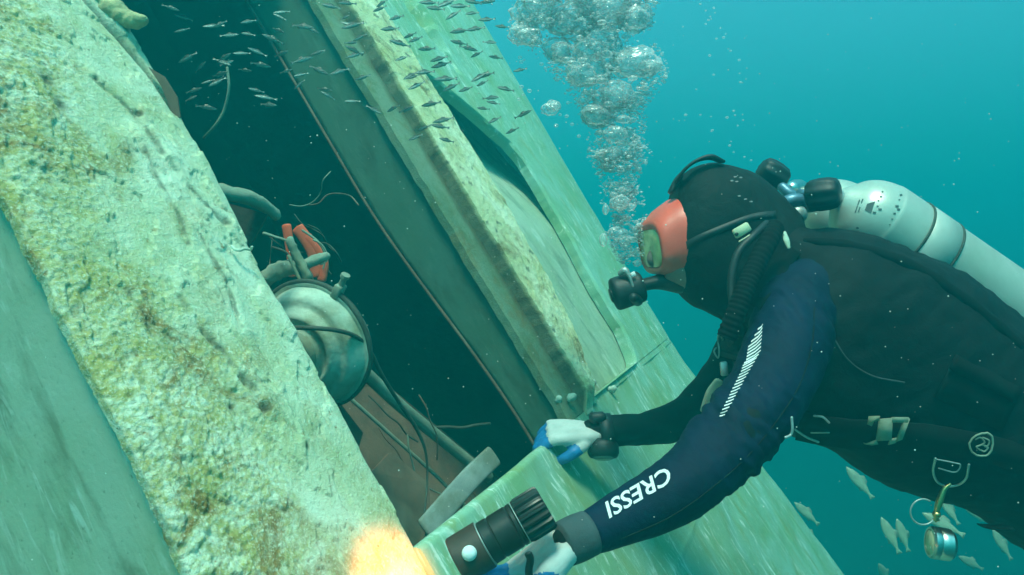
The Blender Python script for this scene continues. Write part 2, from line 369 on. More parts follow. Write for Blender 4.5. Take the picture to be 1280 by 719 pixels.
# ---- the wreck
wreck = thing('shipwreck', A0, 'side of a sunken ship with crusted frames, pale plating and a dark opening', 'shipwreck')
def polyd(U, Vg, pts):
    d = np.full(U.shape, 9.0)
    for (a, b), (c, e) in zip(pts[:-1], pts[1:]):
        L = (c - a) ** 2 + (e - b) ** 2; t = np.clip(((U - a) * (c - a) + (Vg - b) * (e - b)) / L, 0, 1)
        d = np.minimum(d, np.hypot(U - a - t * (c - a), Vg - b - t * (e - b)))
    return d
cracks = [[(118, 100), (150, 125), (170, 145), (185, 170), (200, 195)], [(207, 205), (225, 230), (250, 255), (283, 282)],
          [(175, 180), (200, 230), (225, 275), (235, 305)], [(245, 290), (265, 325), (285, 360), (300, 410)],
          [(225, 370), (250, 410), (280, 440), (300, 470), (330, 515)], [(160, 360), (180, 395), (190, 420)], [(300, 470), (318, 490), (328, 512)], [(345, 500), (360, 525), (368, 548)]]
cracks = [[on(*p) for p in c] for c in cracks]
groove = [on(*p) for p in [(60, -60), (108, 0), (150, 45), (190, 92), (220, 135)]]
pits = [(on(*p), r) for p, r in [((328, 512), .011), ((292, 508), .008), ((56, 100), .016), ((172, 142), .006), ((120, 100), .006), ((75, 130), .013), ((306, 480), .006), ((380, 560), .005), ((282, 280), .008)]]
def post_u(S, Vg):
    l = -0.318 + 0.007 * fbm(Vg * 16, 1.5, o=5, g=.6) ; r = 0.020 + 0.010 * fbm(Vg * 9, 7.7, o=4) + 0.015 * sstep(0.5, 0.75, Vg) * sstep(1.05, 0.8, Vg)
    return l + (r - l) * S
store = {}
def post_h(U, Vg):
    crustm = np.clip(0.62 + 1.5 * fbm(U * 6, Vg * 4, 2.2, 3) + 0.8 * sstep(-0.17, -0.31, U) - 0.75 * sstep(-0.19, -0.06, U), 0, 1)
    h = 0.006 * fbm(U * 5, Vg * 4, 0.5, 3) + 0.0025 * fbm(U * 30, Vg * 24, 1.5, 4)
    lump = np.maximum(0, fbm(U * 60, Vg * 60, 4.4, 4, .6)); h = h + 0.003 * crustm * lump + 0.003 * crustm * fbm(U * 160, Vg * 160, 9.1, 2)
    fl = fbm(U * 11 + 0.6 * Vg, Vg * 4.5, 6.6, 5); h = h + 0.0032 * (sstep(0.02, 0.035, fl) + sstep(0.20, 0.215, fl) - sstep(-0.22, -0.235, fl))
    pit_shade = np.zeros(U.shape)
    wob = 0.007 * fbm(U * 45, Vg * 45, 3.1, 4, .6)
    for c in cracks:
        d = np.abs(polyd(U, Vg, c) + wob); wd = 0.0030 * (1 + 1.0 * fbm(U * 25, Vg * 25, 8.8, 2)); e_ = np.exp(-(d / wd) ** 2); h = h - 0.0018 * e_ + .0035 * sstep(-.002, .002, polyd(U, Vg, [(a_ - .004, b_) for a_, b_ in c]) - polyd(U, Vg, c)) * np.exp(-(d / .03) ** 2); pit_shade = np.maximum(pit_shade, 0.65 * e_ * sstep(-0.45, -0.05, fbm(U * 22, Vg * 22, 5.7, 2)))
        h = h + 0.0012 * np.exp(-((d - 0.010) / 0.006) ** 2)
    d = polyd(U, Vg, groove); e_ = np.exp(-(d / 0.006) ** 2); h = h - 0.03 * e_; pit_shade = np.maximum(pit_shade, e_)
    for (a, b), r in pits:
        d = np.hypot(U - a, (Vg - b) * 0.8) + wob; e_ = np.exp(-(d / (.7 * r)) ** 2); h = h - 0.003 * e_; pit_shade = np.maximum(pit_shade, 0.85 * e_)
    sm = sstep(0.30, 0.45, fbm(U * 38, Vg * 38, 12.2, 2)); pit_shade = np.maximum(pit_shade, 0.3 * sm * crustm); h = h - 0.001 * sm * crustm
    edge = sstep(0.0, 0.03, np.minimum(U + 0.318, 0.035 - U)); h = h - 0.006 * (1 - edge)
    store['crust'] = crustm; store['pit_shade'] = pit_shade
    return h
vv = np.concatenate([np.linspace(-9.6, -0.3, 40), np.linspace(-0.28, 1.25, 700), np.linspace(1.27, 6.6, 90)])
vf, wall, (U, Vg, H, per) = heightfield(post_u, vv, None, 165, 0, post_h, 0.014)
ex = lambda a: np.concatenate([a.ravel(), a.ravel()[per], a.ravel()[per]])
build('frame_post', vf, 'crusted_steel', wreck, attrs={'wall': wall, 'crust': ex(store['crust']), 'pit_shade': np.concatenate([store['pit_shade'].ravel(), np.full(2 * len(per), .1)])})

def slab(name, c0, c1, mat, parent=wreck, nu=4, nv=4, h=0.0):
    """flat box in ship coordinates between two corners"""
    lo, hi = np.minimum(c0, c1), np.maximum(c0, c1); R = []
    us, vs_, ws = np.linspace(lo[0], hi[0], 2), np.linspace(lo[1], hi[1], 2), np.linspace(lo[2], hi[2], 2)
    v = []; 
    for a in us:
        for b in vs_:
            for c in ws: v.append((a, b, c))
    v = np.array(v); f = [(0, 1, 3, 2), (4, 6, 7, 5), (0, 4, 5, 1), (2, 3, 7, 6), (0, 2, 6, 4), (1, 5, 7, 3)]
    return build(name, (W(v[:, 0], v[:, 1], v[:, 2]), f), mat, parent, smooth=False, attrs={'wall': v})
# web of the post: smooth grey-green plate facing the camera's side
def web_grid(u0, w_of, v0, v1, nw, nv, mat, name, bump=0.002):
    s = np.linspace(0, 1, nw); v = np.linspace(v0, v1, nv); S, Vg = np.meshgrid(s, v); Wg = w_of(S, Vg)
    U = u0 + bump * fbm(Wg * 9, Vg * 9, 3.3, 4)
    i = np.arange(nw * nv).reshape(nv, nw); f = np.column_stack([i[:-1, :-1].ravel(), i[:-1, 1:].ravel(), i[1:, 1:].ravel(), i[1:, :-1].ravel()]).tolist()
    front = W(U, Vg, Wg).reshape(-1, 3); back = W(U + 0.012, Vg, Wg).reshape(-1, 3); n0 = len(front)
    f += [tuple(n0 + q for q in reversed(g)) for g in f]
    per = np.concatenate([i[0, :], i[1:, -1], i[-1, -2::-1], i[-2:0:-1, 0]]); m = len(per)
    f += [(per[(k_ + 1) % m], per[k_], n0 + per[k_], n0 + per[(k_ + 1) % m]) for k_ in range(m)]
    wl = np.column_stack([Wg.ravel(), Vg.ravel(), U.ravel()])
    return build(name, (np.vstack([front, back]), f), mat, wreck, attrs={'wall': np.vstack([wl, wl])})
web_grid(-0.306, lambda S, v: -0.010 - 1.6 * (1 - S), -9.6, 6.6, 60, 420, 'grey_plating', 'web_plate', 0.003)

# hull plating below the opening, turning away on the far side
def uend(v): return 2.62 + 0.10 * np.abs(v) + 0.20 * np.clip(-v - 0.1, 0, 1.6) + 0.03 * v * v * (v > 0)
def hull_map(s, Vg, ul):
    ue = uend(Vg); flat = s / 0.6; arc = np.clip((s - 0.6) / 0.4, 0, 1)
    return np.where(s <= 0.6, ul + (ue - ul) * flat, ue + 0.9 * arc)
def bend(U, Vg):
    ue = uend(Vg); x = np.clip(U - ue + 0.95, 0, 1.9) / 1.86; return -1.6 * (1 - np.sqrt(np.clip(1 - x ** 2, 0, 1)))
def hull_h(U, Vg):
    h = 0.012 * fbm(U * 4, Vg * 3, 1.1, 3) + .0025 * np.exp(-((Vg + .42 + .004 * fbm(U * 20, 3.3)) / .006) ** 2) + .0025 * np.exp(-((U - 1.22 + .004 * fbm(Vg * 20, 1.3)) / .006) ** 2) + 0.0018 * fbm(U * 30, Vg * 12, 2.1, 3) + bend(U, Vg)
    h = h + 0.012 * sstep(0.52, 0.40, U - 0.2 * Vg) * sstep(-0.35, 0.0, Vg)
    e = sstep(0.0, 0.008, -Vg) ; return h - 0.008 * (1 - e) * (U < 0.74)
vlow = np.concatenate([np.linspace(-9.6, -1.6, 30), np.linspace(-1.58, 0.0, 260)])
vf, wall, _ = heightfield(lambda s, v: hull_map(s, v, 0.012), vlow, None, 260, 0, hull_h, 0.014)
sharp(build('hull_plate', vf, 'hull_plating', wreck, attrs={'wall': wall}), 50)
# far frame: flat flange, raised rib, recessed panels, then the outer strip of plating
def rough_edge(v, a, seed): return a * fbm(v * 16, seed, o=4)
def fl_u(S, v): l = 0.738 + rough_edge(v, 0.006, 3.3); return l + (0.875 - l) * S
vf, wall, _ = heightfield(fl_u, 0.002, 6.6, 40, 900, lambda U, v: -0.002 + 0.004 * fbm(U * 12, v * 8, 5.1, 4) - 0.006 * (1 - sstep(0, .012, U - 0.735)), 0.02)
fU = wall[:, 0]; fV = wall[:, 1]
fl_o = build('flange', vf, 'crusted_flange', wreck, attrs={'wall': wall, 'crust': np.clip(.4 + 1.2 * fbm(fU * 7, fV * 5, 3.2, 3), 0, 1), 'pit_shade': np.clip(.85 * sstep(.80, .845, fU + .02 * fbm(fU * 9, fV * 9, 1.9, 3)), 0, 1)})  # flange darkens towards the rib: groove shading painted in along with rust stain
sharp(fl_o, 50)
def rib_u(S, v):
    l = 0.838 + rough_edge(v, 0.009, 9.3); r = np.interp(v, [-.01, .06, .21, .37, .75, 1.33, 6.6], [.88, .905, .985, 1.02, 1.06, 1.04, 1.04]) + rough_edge(v, 0.020, 5.3); return l + (r - l) * S
def rib_h(U, v):
    s = (U - 0.95) / 0.12; h = 0.036 - 0.004 * np.clip(np.abs(s), 0, 1) ** 4 + 0.005 * fbm(U * 14, v * 9, 7.1, 4) + 0.004 * fbm(U * 70, v * 60, 2.1, 3)
    store['c2'] = np.clip(0.35 + 1.3 * fbm(U * 9, v * 6, 6.2, 3), 0, 1); store['p2'] = 0.7 * sstep(0.34, 0.5, fbm(U * 40, v * 40, 1.2, 2)); return h * sstep(-0.01, 0.05, v) + 0.004
vf, wall, (U, Vg, H, per) = heightfield(rib_u, -0.01, 6.6, 40, 1300, rib_h, 0.044)
rib_o = build('rib', vf, 'crusted_rib', wreck, attrs={'wall': wall, 'crust': np.concatenate([store['c2'].ravel(), np.full(2 * len(per), .9)]), 'pit_shade': np.concatenate([store['p2'].ravel(), np.full(2 * len(per), .8)])})  # side faces coloured dark: the rib's shaded side painted in, with rust
sharp(rib_o, 50)
# inner web behind the flange
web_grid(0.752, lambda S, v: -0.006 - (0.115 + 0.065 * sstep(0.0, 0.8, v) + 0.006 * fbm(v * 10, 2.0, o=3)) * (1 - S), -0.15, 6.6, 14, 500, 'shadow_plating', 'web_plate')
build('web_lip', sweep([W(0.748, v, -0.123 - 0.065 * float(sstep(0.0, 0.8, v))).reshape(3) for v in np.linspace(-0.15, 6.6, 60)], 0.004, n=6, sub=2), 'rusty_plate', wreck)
# recessed panel
vf, wall, _ = heightfield(lambda S, v: 0.9 + 0.85 * S, -0.06, 1.45, 50, 260, lambda U, v: -0.028 - .10 * sstep(.50, 1.05, v) + 0.004 * fbm(U * 6, v * 5, 8.1, 3), 0.02)
build('recessed_panel', vf, 'grey_plating', wreck, attrs={'wall': wall})
EDGE = sorted([on(*p)[::-1] for p in [(795, 455), (773, 410), (745, 365), (698, 277), (656, 208), (634, 180)]])
EV = np.array([e[0] for e in EDGE]); EU = np.array([e[1] for e in EDGE])
EDGE2 = [on(*p) for p in [(612, 160), (585, 135), (548, 108)]]
def strip_left(v):
    base = np.interp(v, EV, EU)
    top = EV[-1]; b2 = np.interp(v, [top, .972, 1.082, 1.14], [EU[-1], 1.375, 1.187, 1.02])
    base = np.where(v > top, b2, base)
    r = 0.05; vb = 0.02; lowr = base - np.clip(r - np.sqrt(np.clip(r * r - np.clip(vb + r - v, 0, r) ** 2, 0, None)), 0, r)
    low = np.where(v < vb, 0.90, lowr)
    return low + 0.006 * fbm(v * 20, 4.4, o=3)
def strip_map(S, v): return hull_map(S, v, strip_left(v))
def strip_h(U, v):
    lip = 0.012 * np.exp(-((U - strip_left(v) - 0.014) / 0.014) ** 2)
    t_ = (v - 1.165) / (1.5 - 1.165); rec = sstep(0, .02, U - (1.454 - .126 * t_)) * sstep(0, .02, (1.454 + .074 * t_) - U) * (v > 1.165)
    return 0.001 + lip - .10 * rec + bend(U, v) + 0.005 * fbm(U * 8, v * 6, 3.9, 4)
vf, wall, _ = heightfield(strip_map, np.concatenate([np.linspace(0.0, 1.7, 420), np.linspace(1.71, 6.6, 80)]), None, 150, 0, strip_h, 0.03)
sharp(build('outer_plate', vf, 'hull_plating', wreck, attrs={'wall': wall}), 50)
vf, wall, _ = heightfield(lambda S, v: .024 + .716 * S, 1.47, 6.6, 40, 120, lambda U, v: -.004 + .006 * fbm(U * 5, v * 5, 6.1, 3), .014)
sharp(build('sun_block_plate', vf, 'hull_plating', wreck, attrs={'wall': wall}), 50)  # added out of view above the opening to keep sun off the inside
# closed shell of the hull round the dark inside
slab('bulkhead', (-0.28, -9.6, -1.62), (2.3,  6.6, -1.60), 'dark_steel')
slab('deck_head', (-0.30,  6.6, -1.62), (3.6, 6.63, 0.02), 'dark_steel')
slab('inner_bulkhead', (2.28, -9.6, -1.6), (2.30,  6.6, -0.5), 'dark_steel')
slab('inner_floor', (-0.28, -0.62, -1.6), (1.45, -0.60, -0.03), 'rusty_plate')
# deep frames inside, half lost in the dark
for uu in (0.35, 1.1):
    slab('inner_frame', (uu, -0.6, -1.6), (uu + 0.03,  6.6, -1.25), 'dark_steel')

def dent(vf, a, fr): v, f = vf; return v + a * np.column_stack([fbm(v[:, 0] * fr + i * 9, v[:, 1] * fr, v[:, 2] * fr, 3) for i in range(3)]), f
# growths, bracket and scraps fixed to the frames
mb = MB(); v_, f_ = ICO[3]
for (px, py, r, q) in ((140, 12, .022, 1.0), (152, 22, .02, 1), (166, 26, .018, 1), (176, 25, .012, 1), (122, -8, .026, 1)):
    d = 1 + 0.25 * fbm(v_[:, 0] * 2.2 + px, v_[:, 1] * 2.2, v_[:, 2] * 2.2, 4); mb.add((P(px, py, 1.19) + v_ * d[:, None] * r * np.array([1.1, 0.9, 0.75]), f_))
build('sponge_growth', remesh(mb, 0.003, 2, lambda v: 0.003 * fbm(v[:, 0] * 120, v[:, 1] * 120, v[:, 2] * 120, 3)), 'sponge', wreck)
br = MB().add(sweep([P(262, 238, 1.22), P(290, 243, 1.25), P(322, 252, 1.29), P(345, 268, 1.33)], [.013, .013, .012, .009], [.02, .02, .018, .012], n=12))
def plate_px(pts, Y, th, dY=None):
    q = np.array([P(x, y, (Y if dY is None else Y + dY[i])) for i, (x, y) in enumerate(pts)]); nrm = norm(np.cross(q[1] - q[0], q[2] - q[1])); 
    return rings([q - nrm * th / 2, q + nrm * th / 2])
br = MB().add(dent((br.verts(), br.f), .006, 40))
brk = build('bracket', br, 'silty_metal', wreck)
build('gusset', plate_px([(270, 250), (335, 268), (318, 300), (300, 316), (286, 300)], 1.31, 0.008), 'dark_steel', wreck, smooth=False)
mb = MB().add(tube([P(290, 308, 1.10), P(294, 312, 1.095), P(300, 313, 1.095), P(306, 311, 1.1), P(313, 312, 1.105), P(315, 309, 1.10)], 0.0022))
build('hanging_shell', mb, 'pale_paint', wreck)
build('bent_edge', plate_px([(186, 84), (202, 108), (219, 150), (226, 146), (222, 122), (206, 96)], 1.19, 0.004), 'rusty_plate', wreck, smooth=False)
for px, py, Y in ((700, 500, 1.74), (715, 497, 1.76), (741, 478, 1.92), (765, 487, 2.02), (730, 500, 1.86)):
    mb = MB()
    for _ in range(5):
        d = 1 + 0.4 * fbm(ICO[2][0][:, 0] * 2 + px, ICO[2][0][:, 1] * 2, ICO[2][0][:, 2] * 2 + _, 3)
        mb.add((P(px + random.uniform(-4, 4), py + random.uniform(-3, 3), Y) + ICO[2][0] * d[:, None] * random.uniform(.004, .010), ICO[2][1]))
    build('barnacle_clump', remesh(mb, .0018, 1), 'pale_paint', wreck)

# ------------------------------------------------------------------ things lying in the opening
ax = norm((-0.34, -0.88, -0.24)); lc = P(393, 430, 1.42)
lamp = thing('lamp_housing', lc, 'round pale metal lamp housing with stepped rings and a cable across, behind the crusted post', 'lamp')
prof = [(.0, -.04), (.10, -.035), (.122, -.012), (.126, 0), (.126, .006), (.121, .009), (.117, .006), (.115, .010), (.111, .024), (.104, .034), (.096, .038), (.088, .037), (.083, .041), (.077, .052), (.070, .058), (.064, .056), (.060, .050), (.056, .050)]
build('dish', dent(lathe(prof + [(.05, .052), (.047, .06)], lc, ax, 64), .003, 18), 'pale_paint', lamp)
build('hub', dent(lathe([(.047, .05), (.045, .066), (.036, .074), (.022, .076), (.018, .084), (0.001, .086)], lc, ax, 40), .002, 25), 'silty_metal', lamp)
build('rim', dent(lathe([(.123, -.004), (.129, -.002), (.131, .004), (.128, .009), (.123, .008)], lc, ax, 72, cap=False), .0015, 20), 'cable_rubber', lamp)
t_, b_, u_ = frame_of(ax)
clp = P(440, 360, 1.42) - lc; clp = lc + 0.128 * norm(clp - ax * (clp @ ax))
cl = build('clamp', obox(clp, norm(clp - lc), np.cross(norm(clp - lc), ax), ax, .030, .016, .022), 'silty_metal', lamp)
build('clamp_bolt', lathe([(.006, 0), (.006, .02), (.009, .02), (.009, .027), (.001, .027)], clp + norm(clp - lc) * .012, norm(clp - lc), 8), 'silty_metal', cl, smooth=False)
# flaked paint along the lower right of the dish
mb = MB()
for i in range(16):
    a = -0.1 - i * 0.075; rr = .106 - .004 * (i % 3); c = lc + ax * .034 + rr * (math.cos(a) * -b_ + math.sin(a) * u_)
    mb.add(obox(c, b_ + .3 * random.uniform(-1, 1) * u_, u_, ax, random.uniform(.006, .013), random.uniform(.006, .016), .005, .3))
build('rust_flakes', mb, 'dark_steel', lamp, smooth=False)
cab = build('electric_cable', tube([P(352, 410, 1.34), P(385, 410, 1.31), P(420, 413, 1.32), P(447, 422, 1.36), P(463, 440, 1.40), P(478, 470, 1.44), P(500, 505, 1.5), P(520, 535, 1.54), P(532, 565, 1.56), P(534, 600, 1.56), P(531, 640, 1.5)], [.0042] * 8 + [.003, .0025, .0022], 8), 'cable_rubber')
setprops(cab, 'thin dark cable drooping over the lamp housing and down into the opening', 'cable')
red = thing('orange_strap', P(385, 310, 1.62), 'bright orange curved bands tangled above the lamp housing', 'strap')
for pts, r in (([(358, 282), (361, 300), (364, 320), (366, 345)], 6), ([(372, 285), (383, 300), (392, 318), (396, 345)], 8), ([(384, 296), (397, 312), (405, 330), (402, 350)], 6)):
    build('band', sweep([P(x, y, 1.62 + .0006 * i) for i, (x, y) in enumerate(pts)], r * 1.62 / F, .004, n=10), 'orange_paint', red)
rods = thing('broken_rods', P(375, 330, 1.5), 'bent silted rods and pipe stubs in front of the orange bands', 'scrap metal')
for nm, pts, Y, r in (('rod', [(330, 292), (347, 297), (362, 302)], 1.46, .0035), ('rod', [(362, 302), (372, 322), (384, 345)], 1.46, .011), ('rod', [(361, 320), (370, 340), (380, 360)], 1.45, .004),
                     ('pipe_stub', [(330, 350), (350, 338), (368, 332)], 1.5, .020), ('pipe_stub', [(380, 331), (395, 325), (408, 320)], 1.5, .011), ('wire', [(378, 288), (395, 300), (405, 315), (400, 330), (408, 326)], 1.56, .0028),
                     ('wire', [(392, 300), (402, 306), (408, 318), (404, 336)], 1.55, .002)):
    build(nm, sweep([P(x, y, Y + .004 * i) for i, (x, y) in enumerate(pts)], [r * random.uniform(.85, 1.1) for _ in pts], n=10) if nm == 'wire' else dent(sweep([P(x, y, Y + .004 * i) for i, (x, y) in enumerate(pts)], [r * random.uniform(.8, 1.15) for _ in pts], n=14, sub=8), r * .45, 60), 'silty_metal', rods)
tw = thing('tangled_wires', P(400, 300, 1.6), 'tangle of thin silted wires round the orange bands and lamp housing', 'wires')
rw = random.Random(5)
for i in range(9):
    x, y = rw.uniform(318, 395), rw.uniform(255, 345); Y = rw.uniform(1.5, 1.75); a = rw.uniform(-1.2, 1.4); pts = [P(x, y, Y)]
    for q in range(5): a += rw.uniform(-.7, .7); x += 15 * math.cos(a); y += 15 * math.sin(a); pts.append(P(x, y, Y + rw.uniform(-.03, .03)))
    build('wire', tube(pts, rw.choice((.0012, .0018, .0026)), 6, 4), rw.choice(('silty_metal', 'cable_rubber', 'rusty_plate')), tw)
dw = thing('fallen_cables', P(520, 600, 1.7), 'loose thin cables and rods strewn over the rusty plates low in the opening', 'cables')
for i in range(14):
    x, y = rw.uniform(430, 590), rw.uniform(490, 620); Y = rw.uniform(1.62, 1.85); a = rw.uniform(.2, 1.5); pts = [P(x, y, Y)]
    for q in range(5): a += rw.uniform(-.35, .35); x += 17 * math.cos(a); y += 17 * math.sin(a); pts.append(P(x, y, Y + .01 * q))
    build('cable', tube(pts, rw.choice((.0015, .002, .004)), 6, 4), rw.choice(('silty_metal', 'cable_rubber', 'rusty_plate')), dw)
o = build('hanging_wire', tube([P(284, 85, 1.75), P(286, 110, 1.75), P(280, 138, 1.76), P(268, 158, 1.76), P(255, 172, 1.78)], .0035), 'silty_metal'); setprops(o, 'curved pale wire hanging free in the dark upper part of the opening', 'wire')
bar = build('flat_bar', sweep([P(533, 662, 1.42), P(560, 630, 1.5), P(590, 596, 1.58), P(617, 570, 1.64)], [15 * 1.5 / F] * 4, .006, n=16, power=3.5), 'grey_bar'); setprops(bar, 'pale grey flat bar with a rounded end leaning behind the sill', 'bar')
pp = build('pipe', sweep([P(455, 465, 1.62), P(500, 507, 1.72), P(550, 548, 1.82), P(610, 596, 1.92)], [.015] * 4, n=14, sub=10), 'silty_metal'); setprops(pp, 'long straight silted pipe slanting down inside the opening', 'pipe')
pp = build('pipe', sweep([P(440, 500, 1.75), P(490, 545, 1.8), P(540, 590, 1.85), P(580, 630, 1.88)], [.005] * 4, n=8), 'silty_metal'); setprops(pp, 'thin rod running parallel below the long silted pipe', 'pipe')
def dplate(name, pts, Y, dY, label):
    o = build(name, plate_px(pts, Y, .012, dY), 'rusty_plate', smooth=False); setprops(o, label, 'metal plate')
dplate('steel_plate', [(462, 592), (486, 566), (534, 606), (536, 650), (520, 690), (490, 690)], 1.55, [0, .1, .16, .1, .02, -.06], 'square rusty brown plate lying in the bottom of the opening')
dplate('steel_plate', [(425, 505), (452, 540), (446, 560), (430, 545), (415, 520)], 1.5, [0, .06, .06, .03, 0], 'small rusty plate below the lamp housing beside the post')
dplate('steel_plate', [(400, 470), (470, 470), (640, 610), (600, 680), (500, 700), (440, 600)], 2.0, [0, .05, .15, -.05, -.2, -.1], 'broad dark rusty sheet under the pipes at the back of the opening')
# ------------------------------------------------------------------ the diver
def ch(chords, n=28, power=2.3):
    """loft between chords ((x,y) top, (x,y) bottom, Y, half depth)"""
    R = []; C = []
    for (t, b, Y, rd) in chords: C.append(np.concatenate([P(*t, Y), P(*b, Y), [rd]]))
    C = crom(C, 5); th = np.linspace(0, 2 * math.pi, n, endpoint=False); e = 2 / power
    ct, st = np.cos(th), np.sin(th); ct = np.sign(ct) * np.abs(ct) ** e; st = np.sign(st) * np.abs(st) ** e
    for q in C:
        c = (q[:3] + q[3:6]) / 2; a = (q[:3] - q[3:6]) / 2; R.append(c + ct[:, None] * a + st[:, None] * np.array([0, 1.0, 0]) * q[6])
    return rings(R)
def arm(st): return [P(x, y, Y) for x, y, Y, r in st], [r * Y / F for x, y, Y, r in st]
NEAR = [(1040, 352, 1.36, 44), (1000, 378, 1.31, 47), (990, 410, 1.26, 50), (981, 440, 1.23, 50), (955, 495, 1.18, 49), (916, 547, 1.13, 47), (866, 597, 1.08, 42), (820, 628, 1.05, 38), (770, 651, 1.02, 32), (735, 667, 1.0, 26), (708, 679, .985, 24)]
FAR = [(738, 542, 1.6, 17), (765, 539, 1.6, 20), (805, 536, 1.6, 21), (850, 524, 1.6, 25), (885, 500, 1.61, 28), (910, 465, 1.62, 30), (940, 420, 1.60, 36), (985, 370, 1.52, 42)]
body = MB()
HEAD = [((985, 262), (935, 420), 1.44, .085), ((960, 236), (908, 400), 1.44, .092), ((935, 219), (884, 389), 1.44, .096), ((905, 208), (866, 380), 1.44, .098), ((882, 207), (852, 364), 1.44, .095), ((860, 216), (852, 360), 1.44, .086), ((845, 234), (846, 352), 1.44, .074)]
TORSO = [((965, 262), (918, 420), 1.44, .08), ((1000, 284), (922, 452), 1.43, .15), ((1040, 287), (947, 505), 1.42, .185), ((1085, 296), (988, 545), 1.42, .195), ((1130, 312), (1040, 562), 1.42, .19), ((1180, 335), (1094, 602), 1.42, .185),
         ((1230, 372), (1150, 620), 1.42, .18), ((1280, 410), (1215, 640), 1.42, .175), ((1340, 462), (1265, 675), 1.42, .175), ((1400, 520), (1330, 720), 1.42, .17), ((1440, 570), (1385, 745), 1.42, .13)]
body.add(ch(HEAD)); body.add(ch(TORSO))
p_, r_ = arm(NEAR); body.add(sweep(p_, [r * .93 for r in r_], n=24))
p_, r_ = arm(FAR); body.add(sweep(p_, r_, n=24))
for Y in (1.33, 1.52):                                           # legs, trailing out of the picture
    body.add(sweep([P(1370, 620, Y), P(1460, 700, Y), P(1560, 790, Y + .02), P(1640, 850, Y + .05), P(1760, 890, Y + .1), P(1810, 910, Y + .12), P(1850, 960, Y + .13)], [.095, .092, .075, .062, .055, .04, .03], n=20))
def folds(v):
    s = v[:, 0] * .55 - v[:, 2] * .8
    return 0.0055 * fbm(s * 30, v[:, 1] * 8, (v[:, 0] + v[:, 2]) * 8, 3) + 0.007 * fbm(v[:, 0] * 9, v[:, 1] * 9, v[:, 2] * 9, 3)
bv, bf = remesh(body, 0.007, 6, folds)
man = build('person', (bv, bf), 'black_neoprene', loc=P(1250, 560, 1.42)); setprops(man, 'diver in black hooded wetsuit leaning left, gripping the sill and holding a torch', 'person')
BV = BVHTree.FromPolygons([Vector(x) for x in bv], bf)
# sleeve of the near arm
SLV = [(1022, 366, 1.335, 50)] + [(x, y, Y, r) for x, y, Y, r in NEAR[1:]]
p_, r_ = arm(SLV[:-1])
def slv_disp(v):
    q = (v - P(916, 547, 1.13)); near = np.exp(-(q ** 2).sum(1) / .012)
    a = v[:, 0] * .75 + v[:, 2] * .6
    arm_ = np.exp(-((v - P(1000, 400, 1.24)) ** 2).sum(1) / .006)
    return 0.003 * fbm(v[:, 0] * 16, v[:, 1] * 16, v[:, 2] * 16, 4) + .017 * (near + .8 * arm_) * fbm(a * 46, v[:, 1] * 12, (v[:, 2] - v[:, 0]) * 12, 3)
sv, sf = remesh(MB().add(sweep(p_, [r * 1.03 for r in r_], n=30, round_ends=False)), 0.0045, 5, slv_disp)
slv = build('sleeve', (sv, sf), 'navy_neoprene', man); slv['label'] = 'navy blue sleeve with white lettering'
SV = BVHTree.FromPolygons([Vector(x) for x in sv], sf)
c1, c2 = P(737, 666, 1.0), P(703, 681, .983)
build('cuff', sweep([c1, (c1 + c2) / 2, c2], [.0305, .0315, .030], n=24, round_ends=False), 'grey_neoprene', man)
# hood as its own skin over the head
hv, hf = remesh(MB().add(ch([(t, b, Y, rd + .003) for t, b, Y, rd in [((996, 272), (950, 428), 1.44, .088)] + HEAD[1:7]])), 0.006, 5, lambda v: .004 + .006 * fbm(v[:, 0] * 13, v[:, 1] * 13, v[:, 2] * 13, 4) + .004 * sstep(.36, .46, v[:, 0]) * fbm((v[:, 0] + v[:, 2]) * 60, v[:, 1] * 10, (v[:, 2] - v[:, 0]) * 14, 2))
hood = build('hood', (hv, hf), 'hood_neoprene', man)
HV = BVHTree.FromPolygons([Vector(x) for x in hv], hf)
face = build('face', remesh(MB().add(ch([((868, 325), (863, 373), 1.435, .05), ((856, 312), (851, 364), 1.435, .056), ((842, 300), (840, 357), 1.435, .056), ((832, 296), (828, 350), 1.435, .045)])).add(sweep([P(828, 302, 1.44), P(816, 322, 1.44), P(820, 330, 1.44)], [.008, .013, .011], n=10)), 0.004, 4), 'skin', man)

def stick(px, py, trees=(), off=0.002):
    best = None
    for t in trees or (BV, SV, HV):
        h = t.ray_cast(Vector((0, 0, 0)), Vector(ray(px, py)).normalized())
        if h[0] is not None and (best is None or h[3] < best[3]): best = h
    if best is None: return P(px, py, 1.3), np.array([0, -1.0, 0])
    nn = np.array(best[1]); 
    if nn[1] > 0: nn = -nn
    return np.array(best[0]) + nn * off, nn
def ribbon(pts, wpx, trees=(), off=0.002, th=0.003, sub=6):
    q = crom(np.array(pts, float), sub); L = []; R = []; N = []
    for i, (x, y) in enumerate(q):
        d = q[min(i + 1, len(q) - 1)] - q[max(i - 1, 0)]; d /= np.linalg.norm(d) + 1e-9; s_ = np.array([-d[1], d[0]]) * wpx / 2
        l, n1 = stick(x - s_[0], y - s_[1], trees, off); r, n2 = stick(x + s_[0], y + s_[1], trees, off); n_ = norm(n1 + n2)
        L.append(l); R.append(r); N.append(n_)
    return rings([np.array([l, r, r + n_ * th, l + n_ * th]) for l, r, n_ in zip(L, R, N)])
def decal(pieces, tree, off=0.0012):
    """flat print: polygons in picture pixels laid on the sleeve's surface"""
    mb = MB()
    for poly in pieces:
        mb.add((np.array([stick(x, y, tree, off)[0] for x, y in poly]), [tuple(range(len(poly)))]))
    return mb
